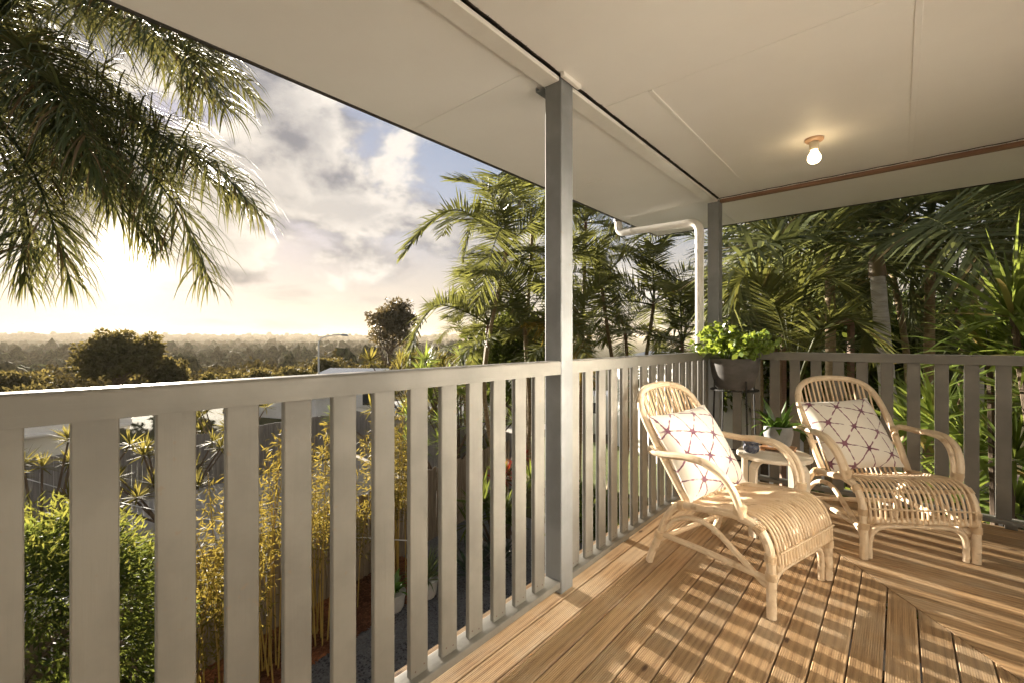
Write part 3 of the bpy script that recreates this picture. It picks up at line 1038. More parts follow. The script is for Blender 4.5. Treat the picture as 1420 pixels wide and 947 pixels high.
for k in range(4):
    a = math.radians(68 + 90 * k)
    L = [( .055, .411), (.125, .411), (.158, .402), (.176, .378), (.180, .340), (.183, 0.0)]
    P = spline([(r, 0, z) for r, z in L], 18)
    mb = MB(); vs = []; fs = []
    T = np.gradient(P, axis=0); T /= np.linalg.norm(T, axis=1)[:, None]
    for p_, tt in zip(P, T):
        nn = np.array([-tt[2], 0, tt[0]]) * .007
        for sy, q in ((-.022, -1), (.022, -1), (.022, 1), (-.022, 1)):
            vs.append(tuple(p_ + nn * q + np.array([0, sy, 0])))
    for i in range(len(P) - 1):
        for j in range(4):
            fs.append((i * 4 + j, i * 4 + (j + 1) % 4, i * 4 + 4 + (j + 1) % 4, i * 4 + 4 + j))
    fs += [(3, 2, 1, 0), tuple((len(P) - 1) * 4 + j for j in range(4))]
    mb.add(vs, fs)
    lg = link('leg', mb.mesh('leg'), M['birch'], st)
    lg.rotation_euler.z = a
TZ = .4445
bl = thing('blue_bowl', 'small dark blue speckled trinket jar on the stool', 'jar', (SX - .098, SY - .075, TZ))
pr_ = [(.0, 0), (.026, 0), (.038, .010), (.043, .026), (.040, .040), (.035, .047), (.040, .054), (.043, .066), (.036, .082), (.020, .088), (.0, .089)]
link('body', MB().lathe(pr_, 20).mesh('body', True), M['blue_bead'], bl)
co = thing('wooden_tray', 'small brown timber tray under the grey pot on the stool', 'tray', (SX + .01, SY + .075, TZ))
link('board', MB().bbox(-.085, .085, -.06, .06, .012, .024, .003).mesh('board'), M['coaster'], co)
for sx in (-1, 1):
    link('runner', MB().box(sx * .07 - .012, sx * .07 + .012, -.055, .055, 0, .0115).mesh('runner'), M['coaster'], co)

# ------------------------------------------------------------------ foliage builders
def unit(a):
    return a / (np.linalg.norm(a, axis=-1, keepdims=True) + 1e-9)

def leaf_quads(P, D, L, W, rnd, fold=0.0):
    """diamond leaves: base P, direction D (unit), length L, width W"""
    n = len(P)
    S = unit(np.cross(D, rnd.normal(0, 1, (n, 3))))
    L = np.broadcast_to(np.asarray(L, float).reshape(-1, 1), (n, 1)); W = np.broadcast_to(np.asarray(W, float).reshape(-1, 1), (n, 1))
    V_ = np.stack([P, P + D * L * .45 + S * W * .5, P + D * L, P + D * L * .45 - S * W * .5], 1).reshape(-1, 3)
    return V_, np.arange(n * 4).reshape(-1, 4)

def strap_leaves(P, D, L, W, droop, rnd, segs=4, fold=.0, up=None):
    """long arching strap leaves, segs quads each"""
    n = len(P)
    L = np.broadcast_to(np.asarray(L, float).reshape(-1, 1), (n, 1)); W = np.broadcast_to(np.asarray(W, float).reshape(-1, 1), (n, 1))
    droop = np.broadcast_to(np.asarray(droop, float).reshape(-1, 1), (n, 1))
    side = unit(np.cross(D, np.array([0, 0, 1.0])) + rnd.normal(0, .25, (n, 3)))
    p = P.copy(); d = D.copy()
    rows = []
    prof = np.interp(np.linspace(0, 1, segs + 1), [0, .25, .6, 1], [.55, 1.0, .8, .04])
    for k in range(segs + 1):
        w_ = W * prof[k] * .5
        rows.append(p - side * w_); rows.append(p + side * w_)
        p = p + d * L / segs
        d = unit(d + np.array([0, 0, -1.0]) * droop * (.4 + k * .45))
    V_ = np.stack(rows, 1).reshape(-1, 3)
    m_ = 2 * (segs + 1)
    base = (np.arange(n) * m_)[:, None]
    F_ = np.concatenate([base + np.array([2 * k, 2 * k + 1, 2 * k + 3, 2 * k + 2]) for k in range(segs)])
    return V_, F_

def frond_arrays(ctrl, n=62, leafL=.62, leafW=.030, droop=.22, spread=.25, seed=0, start=.10, rach=.016, segs=3, a0=72, a1=28):
    """one feather-palm frond along a control path: leaflets as folded strips, rachis as a tapered tube"""
    r_ = np.random.default_rng(seed)
    C_ = spline(ctrl, 40)
    seglen = np.linalg.norm(np.diff(C_, axis=0), axis=1); s = np.concatenate([[0], np.cumsum(seglen)]); s /= s[-1]
    T_ = unit(np.gradient(C_, axis=0))
    tt = np.linspace(start, 1.0, n)
    tt = np.repeat(tt, 2) + r_.normal(0, .004, 2 * n)
    tt = np.clip(tt, start, 1.0)
    sg = np.tile([1.0, -1.0], n)
    P = np.stack([np.interp(tt, s, C_[:, k]) for k in range(3)], 1)
    T = unit(np.stack([np.interp(tt, s, T_[:, k]) for k in range(3)], 1))
    S = unit(np.cross(T, np.array([0, 0, 1.0])) + 1e-4)
    U = np.cross(S, T)
    u = (tt - start) / (1 - start)
    al = np.radians(a0 + (a1 - a0) * u ** 1.2)[:, None]
    lift = r_.normal(.12, spread, 2 * n)[:, None]
    D = unit(T * np.cos(al) + S * sg[:, None] * np.sin(al) + U * lift)
    Lf = leafL * (np.sin(np.pi * np.clip(.14 + .80 * u, 0, 1)) ** .6) * r_.uniform(.85, 1.1, 2 * n)
    V1, F1 = strap_leaves(P, D, Lf, leafW * r_.uniform(.8, 1.15, 2 * n), droop * r_.uniform(.6, 1.4, 2 * n), r_, segs)
    mb = MB(); mb.tube(C_[::3], np.interp(np.linspace(0, 1, len(C_[::3])), [0, .12, 1], [rach * 1.7, rach, rach * .15]), 5, cap=False)
    V2 = np.array(mb.v); F2 = np.array(mb.f)
    return np.vstack([V1, V2]), np.vstack([F1, F2 + len(V1)])

def generic_frond(name, length, arch, seed, **kw):
    L = length
    ctrl = [(0, 0, 0), (.18 * L, 0, .12 * L * arch), (.45 * L, .02 * L, .20 * L * arch), (.72 * L, .04 * L, .08 * L * arch), (.92 * L, .05 * L, -.16 * L)]
    V_, F_ = frond_arrays(ctrl, seed=seed, **kw)
    return mesh_np(name, V_, F_, True)

def crown_leaves(center, rad, n_clumps, per, leafL, leafW, rnd, shell=.55, flat=1.0, clump_r=.28):
    """leaf clumps spread through an uneven ellipsoid"""
    d = unit(rnd.normal(0, 1, (n_clumps, 3)))
    d[:, 2] = np.where(d[:, 2] < -.45, -d[:, 2] * .6, d[:, 2])
    rr = rnd.uniform(shell, 1.0, n_clumps) ** .7 * rnd.uniform(.80, 1.08, n_clumps)
    cen = np.asarray(center) + d * rr[:, None] * np.asarray(rad)
    cr = np.mean(rad) * clump_r * rnd.uniform(.6, 1.3, n_clumps)
    k = np.repeat(np.arange(n_clumps), per)
    o = unit(rnd.normal(0, 1, (len(k), 3)))
    P = cen[k] + o * (cr[k] * rnd.uniform(.15, 1.0, len(k)) ** .5)[:, None] * np.array([1, 1, .75])
    D = unit(o * .7 + rnd.normal(0, .6, o.shape) + np.array([0, 0, -.15]))
    return leaf_quads(P, D, leafL * rnd.uniform(.6, 1.25, len(k)), leafW * rnd.uniform(.7, 1.2, len(k)), rnd)

def limb_mesh(name, base, top, r0, crown_c, crown_r, nl, rnd, twist=.3):
    mb = MB()
    base = np.array(base, float); top = np.array(top, float)
    mid = (base + top) / 2 + rnd.normal(0, .06, 3) * np.linalg.norm(top - base)
    tr = spline([base, mid, top], 14)
    mb.tube(tr, np.linspace(r0, r0 * .55, 14), 8)
    for k in range(nl):
        s0 = tr[rnd.integers(6, 14)]
        d = unit(rnd.normal(0, 1, 3)); d[2] = abs(d[2]) * .8
        e = np.asarray(crown_c) + d * np.asarray(crown_r) * rnd.uniform(.5, .9)
        m_ = (s0 + e) / 2 + rnd.normal(0, .12, 3) * np.linalg.norm(e - s0)
        q = spline([s0, m_, e], 9)
        mb.tube(q, np.linspace(r0 * .42, r0 * .06, 9), 5)
    return mb.mesh(name, True)

M['palm_green'] = leaf_mat('palm leaflet', (.082, .098, .032), (.130, .140, .046), (.30, .30, .07), .34, .48, .35, (.20, .13, .055), .05)
M['queen_palm'] = leaf_mat('queen palm leaflet', (.048, .080, .028), (.085, .110, .038), (.26, .24, .07), .30, .5, .25, (.16, .095, .045), .14)
M['palm_dark'] = leaf_mat('shaded palm leaflet', (.100, .122, .055), (.155, .172, .076), (.34, .36, .11), .36, .46, .4, (.22, .16, .08), .08)
M['palm_gold'] = leaf_mat('golden palm leaflet', (.16, .125, .025), (.24, .165, .035), (.45, .30, .05), .45, .45, .4)
M['strap_green'] = leaf_mat('strap leaf', (.115, .170, .034), (.170, .220, .050), (.40, .48, .08), .38, .38, .4, (.30, .21, .07), .05)
M['bush_dark'] = leaf_mat('bush leaf', (.042, .070, .018), (.078, .108, .026), (.28, .32, .055), .30, .6, .12)
M['bamboo_leaf'] = leaf_mat('bamboo leaf', (.085, .100, .024), (.185, .145, .032), (.36, .265, .05), .42, .6, .08)
M['bush_tip'] = leaf_mat('bush tip leaf', (.075, .095, .022), (.12, .13, .03), (.34, .33, .06), .38, .6, .1)
M['mid_leaf'] = leaf_mat('tree leaf', (.060, .066, .026), (.10, .095, .036), (.26, .20, .06), .34, .7, .1)
M['gum_leaf'] = leaf_mat('gum leaf', (.055, .056, .030), (.090, .080, .040), (.24, .17, .06), .28, .45, .4)
M['far_leaf'] = leaf_mat('woodland leaf', (.050, .052, .020), (.080, .070, .028), (.18, .13, .04), .14, .8, .05)
def canopy_mat():
    m, t, bs, _ = new_mat('woodland canopy')
    pos = t.n('ShaderNodeNewGeometry').outputs['Position']
    r = t.n('ShaderNodeNewGeometry').outputs['Random Per Island']
    a = t.noise(pos, .9, 4, .65)
    b = t.noise(pos, .012, 4, .6)
    c_ = t.mix(r, (.044, .052, .018), (.105, .085, .034))
    c_ = t.mix(t.smooth(b, .4, .6), c_, t.mix(r, (.060, .072, .024), (.085, .070, .030)))
    c_ = t.mix(t.smooth(a, .42, .62), c_, t.mix(r, (.018, .022, .008), (.040, .034, .014)))
    t.set(bs.inputs['Base Color'], c_)
    bs.inputs['Roughness'].default_value = .95
    bs.inputs['Specular IOR Level'].default_value = .05
    bump(t, bs, a, 1.0, .6)
    return m
M['canopy'] = canopy_mat()
M['dracaena'] = leaf_mat('dracaena leaf', (.095, .095, .024), (.135, .125, .034), (.34, .28, .06), .40, .6, .08)
M['fresh_leaf'] = leaf_mat('fresh potted leaf', (.10, .17, .030), (.17, .24, .045), (.42, .50, .07), .40, .35, .5)
M['spider_leaf'] = leaf_mat('striped grass leaf', (.10, .15, .05), (.24, .27, .13), (.28, .34, .10), .3, .4, .5)
M['agave_leaf'] = leaf_mat('dusky rosette leaf', (.022, .040, .026), (.035, .055, .034), (.06, .10, .05), .2, .4, .5)
M['red_leaf'] = leaf_mat('red cordyline leaf', (.20, .020, .014), (.30, .05, .02), (.55, .08, .03), .4, .35, .5)
M['lily_leaf'] = leaf_mat('glossy pot leaf', (.05, .13, .022), (.09, .18, .035), (.25, .42, .06), .35, .22, .6)
M['bark'] = plain_mat('tree bark', (.12, .085, .055), (.07, .048, .03), 9, .9, (1, 1, .4), bumpk=.6, bdist=.01)
M['palm_trunk'] = plain_mat('palm trunk', (.50, .465, .41), (.34, .305, .26), 7, .8, (1, 1, 4), bumpk=.5, bdist=.008)
M['palm_cane'] = plain_mat('palm cane', (.30, .22, .11), (.20, .13, .06), 7, .7, (1, 1, 3), bumpk=.4, bdist=.006)
M['crownshaft'] = plain_mat('crownshaft', (.20, .075, .038), (.13, .10, .035), 5, .5, (1, 1, .5), bumpk=.2)
M['culm'] = plain_mat('bamboo culm', (.45, .30, .06), (.33, .22, .05), 8, .45, (1, 1, .6), bumpk=.1)
M['terracotta'] = plain_mat('white pot', (.52, .50, .46), (.42, .40, .36), 7, .7, bumpk=.2)

# ------------------------------------------------------------------ potted plants on the deck
gp = thing('potted_plant', 'glossy leafy plant in a grey concrete pot standing on the stool', 'potted plant', (SX + .01, SY + .075, TZ + .0245))
link('pot', MB().lathe([(.0, 0), (.052, 0), (.066, .02), (.076, .075), (.074, .120), (.068, .122), (.066, .105), (.0, .104)], 28).mesh('pot', True), M['grey_pot'], gp)
r_ = np.random.default_rng(21)
n = 34
a = r_.uniform(0, 6.28, n); el = r_.uniform(.15, 1.35, n)
D = np.stack([np.cos(a) * np.cos(el), np.sin(a) * np.cos(el), np.sin(el)], 1)
V_, F_ = strap_leaves(np.stack([.02 * np.cos(a), .02 * np.sin(a), np.full(n, .105)], 1), D, r_.uniform(.11, .20, n), r_.uniform(.026, .040, n), r_.uniform(.12, .30, n), r_, 5)
link('leaves', mesh_np('leaves', V_, F_, True), M['lily_leaf'], gp)

PLX, PLY = .175, -.245
ps = thing('plant_stand', 'slim black iron plant stand in the deck corner', 'plant stand', (PLX, PLY, .001))
for k in range(4):
    a = math.radians(45 + 90 * k)
    x, y = .15 * math.cos(a), .15 * math.sin(a)
    link('leg', MB().tube([(x * 1.15, y * 1.15, 0), (x, y, .73), (x, y, .80)], .006, 6).mesh('leg', True), M['iron'], ps)
for z in (.25, .728):
    rr = .158 if z > .5 else .166
    link('ring', MB().tube([(rr * math.cos(q), rr * math.sin(q), z) for q in np.linspace(0, 2 * math.pi, 33)], .0055, 6).mesh('ring', True), M['iron'], ps)
link('cross_bar', MB().tube([(-.155, 0, .727), (.155, 0, .727)], .005, 6).tube([(0, -.155, .721), (0, .155, .721)], .005, 6).mesh('cross_bar', True), M['iron'], ps)
pp = thing('potted_plant', 'bushy lime-green plant in a blackened planter on the iron stand at the corner', 'potted plant', (PLX, PLY, .735))
link('pot', MB().lathe([(.0, 0), (.110, 0), (.128, .02), (.152, .10), (.165, .195), (.168, .222), (.158, .224), (.152, .200), (.0, .198)], 32).mesh('pot', True), M['planter'], pp)
r_ = np.random.default_rng(5)
stems = MB(); LP, LD, LL = [], [], []
for k in range(34):
    a = r_.uniform(0, 6.28); el = r_.uniform(.12, 1.3); ln = r_.uniform(.13, .30)
    b0 = np.array([.06 * math.cos(a), .06 * math.sin(a), .20])
    e = b0 + ln * np.array([math.cos(a) * math.cos(el), math.sin(a) * math.cos(el), math.sin(el) * .85 + .05])
    mid_ = (b0 + e) / 2 + np.array([0, 0, .05])
    q = spline([b0, mid_, e], 9)
    stems.tube(q, np.linspace(.0035, .0015, 9), 4)
    for p_ in q[3:]:
        for _ in range(6):
            LP.append(p_ + r_.normal(0, .012, 3)); LD.append(unit(r_.normal(0, 1, 3) + np.array([math.cos(a), math.sin(a), .1]))); LL.append(r_.uniform(.03, .058))
link('stems', stems.mesh('stems', True), M['fresh_leaf'], pp)
V_, F_ = leaf_quads(np.array(LP), np.array(LD), np.array(LL), np.array(LL) * .75, r_)
link('leaves', mesh_np('leaves', V_, F_), M['fresh_leaf'], pp)

# ------------------------------------------------------------------ palms
FR = [generic_frond('frond', 2.1, a, 100 + i, n=74, leafL=.58, leafW=.036, droop=.10 + .05 * (i % 3), spread=.18) for i, a in enumerate((1.5, 1.1, .8, .5, .15, 1.9))]
FRD = [generic_frond('frond', 2.1, a, 200 + i, n=70, leafL=.60, leafW=.038, droop=.16 + .05 * (i % 3), spread=.30) for i, a in enumerate((1.3, .9, .5, .1, -.2, 1.7))]
for me in FR: me.materials.append(M['palm_green'])
for me in FRD: me.materials.append(M['palm_dark'])
FRG = FR[2].copy(); FRG.materials.clear(); FRG.materials.append(M['palm_gold'])

def palm(name, label, base, top, r0, nf, scale, meshes, seed, group=None, trunk='palm_trunk', shaft=.35, pit=(-.5, 1.05), az0=None, gold=0):
    r_ = np.random.default_rng(seed)
    base = np.array(base, float); top = np.array(top, float)
    t_ = thing(name, label, 'palm', tuple(base), 0, group)
    rel = top - base
    mid_ = rel * .5 + np.array([r_.normal(0, .08), r_.normal(0, .08), 0]) * abs(rel[2]) * .5
    P = spline([(0, 0, 0), mid_, rel], 26)
    R = np.linspace(r0 * 1.15, r0 * .85, 26)
    R[::2] *= 1.05
    link('trunk', MB().tube(P, R, 9).mesh('trunk', True), M[trunk], t_)
    if shaft:
        d = unit(P[-1] - P[-4])
        link('crownshaft', MB().tube([P[-1] - d * .02, P[-1] + d * shaft * .4, P[-1] + d * shaft], [r0 * 1.05, r0 * .95, r0 * .5], 9).mesh('crownshaft', True), M['crownshaft'], t_)
        tip = P[-1] + d * shaft * .9
    else:
        tip = P[-1]
    for k in range(nf):
        o = link('frond', FRG if k < gold else meshes[r_.integers(len(meshes))], None, t_)
        az = (k * 2.399 + r_.uniform(-.3, .3)) if az0 is None else az0 + r_.uniform(-1.2, 1.2)
        pi_ = pit[1] + (pit[0] - pit[1]) * (k + .5) / nf if k >= gold else -.5
        o.location = tip + np.array([0, 0, -.10 * (k / nf)])
        o.rotation_euler = (r_.uniform(-.5, .5), -pi_, az)
        s = scale * r_.uniform(.85, 1.12)
        o.scale = (s, s, s)
    return t_

# queen palm hanging in from the upper left
qb = np.array([-5.45, -3.75, GZ]); qt = np.array([-5.05, -3.35, 3.55])
def qp(x, y, D):
    d = FWD + RGT * (x - 710) / 618.5 + np.array([0, 0, 1]) * (471.6 - y) / 618.5
    return CAM + d * D
qc = qp(-55, 120, 5.4)
qpalm = thing('queen_palm', 'large drooping palm hanging its fronds into the upper corner in front of the sun', 'palm', (qc[0] - .3, qc[1] - .2, GZ))
tr = spline([(0, 0, 0), (.10, .05, 3.4), (.3, .2, qc[2] - GZ)], 30)
link('trunk', MB().tube(tr, np.linspace(.17, .11, 30), 10).mesh('trunk', True), M['palm_trunk'], qpalm)
qf = [
    [(-55, 110, 5.4), (40, -20, 5.1), (150, 10, 4.7), (250, 70, 4.4), (315, 150, 4.3)],
    [(-55, 120, 5.4), (30, 40, 5.6), (120, 90, 5.7), (190, 170, 5.8), (230, 250, 5.9)],
    [(-55, 125, 5.4), (60, 110, 5.2), (190, 170, 5.1), (300, 235, 5.0), (362, 300, 5.0)],
    [(-55, 130, 5.4), (50, 150, 5.0), (160, 200, 4.8), (240, 280, 4.7), (290, 390, 4.7)],
    [(-55, 130, 5.4), (40, 170, 5.2), (120, 220, 5.2), (180, 265, 5.3), (225, 330, 5.4)],
    [(-55, 135, 5.4), (-10, 160, 4.7), (40, 230, 4.4), (70, 300, 4.3), (95, 385, 4.3)],
    [(-55, 135, 5.4), (-30, 160, 5.2), (10, 230, 5.1), (30, 310, 5.1), (35, 390, 5.1)],
    [(-55, 120, 5.4), (0, 60, 4.6), (60, 100, 4.1), (110, 170, 3.9), (135, 250, 3.9)],
    [(-55, 115, 5.4), (20, 0, 5.8), (120, -20, 6.2), (230, 20, 6.5), (300, 90, 6.6)],
    [(-55, 130, 5.4), (30, 120, 5.9), (110, 160, 6.3), (160, 220, 6.5), (190, 270, 6.6)],
    [(-55, 110, 5.4), (0, -50, 5.0), (70, -60, 4.6), (150, -20, 4.3), (215, 60, 4.2)],
    [(-55, 120, 5.4), (-80, 20, 5.0), (-120, 60, 4.5), (-160, 160, 4.2), (-180, 280, 4.1)],
    [(-55, 120, 5.4), (-130, 40, 5.8), (-220, 80, 6.2), (-300, 180, 6.4), (-350, 300, 6.5)],
    [(-55, 120, 5.4), (20, 90, 5.0), (80, 150, 4.8), (130, 215, 4.7), (160, 290, 4.7)],
]
lr = np.random.default_rng(88)
for k in range(9):
    src = qf[int(lr.integers(0, 11))]
    qf.append([src[0]] + [(x_ + lr.normal(-18, 22) * (j + 1) / 3, y_ + lr.normal(-8, 22) * (j + 1) / 3, D_ + lr.normal(.3, .35)) for j, (x_, y_, D_) in enumerate(src[1:])])
for i, cp in enumerate(qf):
    ctrl = [qp(*p_) for p_ in cp]
    V_, F_ = frond_arrays(ctrl, n=165, leafL=.98, leafW=.021, droop=.50, spread=.42, seed=300 + i, start=.12, rach=.020, segs=4, a0=64, a1=34)
    o = link('frond', mesh_np('frond', V_, F_, True), M['queen_palm'], qpalm, world=True)

# clump of cane palms beyond the middle post
cane = []
cane_spec = [  # px, distance, crown height, fronds, scale
    (700, 9.2, 2.75, 12, 1.15, 'tall arching cane palm just outside the post, its crown against the sky'),
    (676, 9.8, 1.25, 10, 1.0, 'lower cane palm with fronds sweeping over the shrubs by the tall one'),
    (738, 10.4, 3.6, 9, .9, 'cane palm whose crown half hides behind the middle post top'),
    (728, 9.0, 1.2, 9, 1.0, 'short cane palm crowded against the middle post'),
    (812, 10.2, 3.6, 7, .9, 'tall cane palm right of the middle post with brown stems'),
    (836, 9.4, 2.0, 7, .85, 'cane palm in the middle of the clump behind the far railing section'),
    (868, 10.2, 1.1, 7, .85, 'low cane palm below the downpipe run with a yellowing frond'),
    (790, 8.4, .9, 8, .8, 'short dense cane palm against the right edge of the middle post'),
    (905, 9.8, 1.7, 8, 1.0, 'spreading cane palm under the eave corner'),
    (945, 8.8, .85, 8, 1.0, 'cane palm with arching fronds just left of the white downpipe'),
    (775, 11.4, 2.6, 9, 1.0, 'cane palm standing deep in the clump behind the post'),
    (650, 11.8, .9, 8, .75, 'small cane palm at the sky edge of the clump'),
]
for i, (x_, D_, zt, nf, sc, lab) in enumerate(cane_spec):
    D_ *= 1.17; sc *= 1.12; zt = CAM[2] + (zt - CAM[2]) * 1.17
    b = px(x_ + random.uniform(-10, 10), D_, 0); b[2] = GZ
    tp = px(x_, D_, zt)
    palm('cane_palm', lab, b, tp, .050, nf, sc, FR, 400 + i, 'cane palms in the clump beyond the post', 'palm_cane', .30, (-.65, 1.15), gold=1 if i in (6, 3) else 0)

# palms behind the far railing
back_spec = [
    (1217, 5.3, 1.85, .085, 11, 1.25, 'palm_trunk', 'palm with a smooth pale trunk behind the second wicker chair'),
    (1405, 6.6, 3.1, .080, 12, 1.35, 'palm_trunk', 'leaning tall palm at the right edge under the eave'),
    (1075, 9.2, .75, .045, 9, 1.1, 'palm_cane', 'small cane palm low behind the planter and corner post'),
    (1150, 7.4, 2.9, .075, 9, 1.2, 'palm_cane', 'dark palm filling the gap under the far eave'),
    (1290, 6.8, 2.6, .070, 9, 1.2, 'palm_cane', 'shaggy dark palm between the pale trunk and the strappy plant'),
    (1040, 11.0, 2.9, .060, 11, 1.4, 'palm_cane', 'palm whose crown fills the space right of the corner post'),
    (1330, 8.4, 1.4, .060, 9, 1.2, 'palm_cane', 'low palm deep in the shade behind the strappy plant'),
    (1120, 11.0, 1.8, .060, 10, 1.4, 'palm_cane', 'low palm in the deep shade behind the arching palm'),
    (1230, 9.4, 3.2, .060, 8, 1.2, 'palm_cane', 'tall shaded palm behind the pale trunked one'),
    (1470, 5.2, 2.3, .070, 11, 1.2, 'palm_cane', 'palm mostly outside the right picture edge'),
]
for i, (x_, D_, zt, r0, nf, sc, trk, lab) in enumerate(back_spec):
    b = px(x_, D_, 0); b[2] = GZ
    tp = px(x_ + (-25 if i == 1 else 0), D_, zt)
    palm('shade_palm', lab, b, tp, r0, nf, sc, FRD, 500 + i, 'palms behind the far railing', trk, .40, (-.75, 1.15))

ap = thing('arching_palm', 'young palm with pale arching fronds right behind the far railing and planter', 'palm', tuple(px(1105, 4.7, GZ)))
link('trunk', MB().tube(spline([px(1105, 4.7, GZ), px(1102, 4.72, -1.2), px(1104, 4.7, .55)], 12), np.linspace(.06, .035, 12), 8).mesh('trunk', True), M['palm_cane'], ap, world=True)
for i, cp in enumerate(([(1104, 540, 4.7), (1098, 450, 4.65), (1112, 398, 4.6), (1150, 385, 4.5), (1188, 425, 4.4)], [(1104, 540, 4.7), (1085, 450, 4.6), (1060, 400, 4.5), (1030, 385, 4.5), (1010, 420, 4.5)], [(1104, 540, 4.7), (1112, 440, 4.9), (1130, 350, 5.1), (1165, 300, 5.2), (1220, 300, 5.2)], [(1104, 540, 4.7), (1130, 470, 4.4), (1160, 440, 4.2), (1190, 450, 4.1), (1215, 490, 4.1)], [(1104, 540, 4.7), (1090, 440, 5.0), (1085, 350, 5.2), (1070, 300, 5.3), (1040, 290, 5.4)])):
    V_, F_ = frond_arrays([qp(*p_) for p_ in cp], n=66, leafL=.52, leafW=.034, droop=.10, spread=.16, seed=640 + i, start=.28, rach=.015, segs=4)
    link('frond', mesh_np('frond', V_, F_, True), M['palm_green'], ap, world=True)

# strappy dracaena clump right of the far railing
def rosette(parent, name, c_, n_, L, W, r_, mat, droop=.10, el=(-.2, 1.45), segs=5):
    a = r_.uniform(0, 6.28, n_); e = r_.uniform(*el, n_)
    D = np.stack([np.cos(a) * np.cos(e), np.sin(a) * np.cos(e), np.sin(e)], 1)
    V_, F_ = strap_leaves(np.tile(np.asarray(c_, float), (n_, 1)) + D * .03, D, L * r_.uniform(.65, 1.1, n_), W * r_.uniform(.8, 1.15, n_), droop * r_.uniform(.4, 1.8, n_), r_, segs)
    return link(name, mesh_np(name, V_, F_, True), M[mat], parent, world=True)
r_ = np.random.default_rng(77)
heads = [(1405, 3.35, 1.26, .74), (1372, 3.7, .95, .70), (1438, 3.3, .98, .72), (1300, 4.3, .28, .70), (1450, 3.4, .60, .80), (1350, 4.0, .05, .72), (1405, 3.7, .10, .72), (1262, 4.7, .15, .62), (1330, 4.4, -.5, .6), (1410, 4.2, -.55, .65)]
b0 = px(1390, 3.7, GZ)
sp_ = thing('strappy_plant', 'big bright green spiky-leaved dracaena clump behind the far railing', 'shrub', tuple(b0))
for x_, D_, z_, L_ in heads:
    c_ = px(x_, D_, z_)
    base_ = np.array([b0[0] + r_.normal(0, .12), b0[1] + r_.normal(0, .12) + .1, GZ])
    link('stem', MB().tube(spline([base_, (base_ + c_) / 2 + r_.normal(0, .06, 3), c_], 12), np.linspace(.035, .022, 12), 6).mesh('stem', True), M['bark'], sp_, world=True)
    rosette(sp_, 'rosette', c_, 70, L_, .046, r_, 'strap_green', .10, (-.35, 1.45))

# ------------------------------------------------------------------ garden beds and neighbouring ground
M['gravel'] = plain_mat('dark gravel', (.19, .19, .195), (.11, .11, .115), 38, .9, bumpk=.9, bdist=.02, shift=False)
M['mulch'] = plain_mat('red bark mulch', (.26, .105, .045), (.15, .058, .027), 30, .95, bumpk=.9, bdist=.03, shift=False)
M['lawn'] = plain_mat('lawn', (.13, .16, .028), (.09, .115, .022), 3, .9, bumpk=.6, bdist=.02, shift=False)
M['concrete'] = plain_mat('pale concrete', (.36, .33, .29), (.29, .265, .23), 2, .85, bumpk=.2, shift=False)
M['driveway'] = plain_mat('pink paved drive', (.33, .235, .19), (.27, .19, .15), 3, .85, bumpk=.2, shift=False)
M['asphalt'] = plain_mat('asphalt', (.055, .054, .053), (.045, .044, .043), 6, .9, bumpk=.3, shift=False)

def sheet_on_ground(name, poly, lift, mat, n=1):
    """a bed laid on the ground, following its fall"""
    P = np.array(poly, float)
    k = 10
    mb = MB()
    u = np.linspace(0, 1, k)
    vs = []
    for a in u:
        for b in u:
            q = (P[0] * (1 - a) + P[1] * a) * (1 - b) + (P[3] * (1 - a) + P[2] * a) * b
            vs.append((q[0], q[1], float(ground_z(q[0], q[1])) + lift))
    fs = [(i * k + j, (i + 1) * k + j, (i + 1) * k + j + 1, i * k + j + 1) for i in range(k - 1) for j in range(k - 1)]
    mb.add(vs, fs)
    return tag(link(name, mb.mesh(name), mat), kind='structure')
sheet_on_ground('gravel_bed', [(4.5, -9), (4.5, 4.2), (-6.6, 4.2), (-4.4, -9)], .015, M['gravel'])
sheet_on_ground('mulch_bed', [(-3.6, -9), (-4.75, 1.2), (-6.15, 1.2), (-4.9, -9)], .035, M['mulch'])
sheet_on_ground('neighbour_yard', [(-6.2, -12), (-7.2, 4.9), (-13.7, 4.9), (-13.0, -12)], .02, M['concrete'])
sheet_on_ground('lawn', [(-8.5, 6.2), (2.5, 8.6), (0.5, 13.2), (-12.5, 11.5)], .03, M['lawn'])
sheet_on_ground('driveway', [(-6.0, 12.3), (6.0, 13.6), (4.0, 18.5), (-9.0, 17.2)], .05, M['driveway'])
sheet_on_ground('street_lawn', [(-14.6, -2), (-15.5, 9.0), (-24.0, 16.0), (-24.0, -2)], .03, M['lawn'])
sheet_on_ground('road', [(-24.2, -10), (-24.2, 24.0), (-30.0, 26.0), (-30.0, -10)], .04, M['asphalt'])
sheet_on_ground('car_park', [(-9.5, 7.5), (-14.5, 6.0), (-21.0, 15.0), (-14.0, 18.0)], .035, M['concrete'])

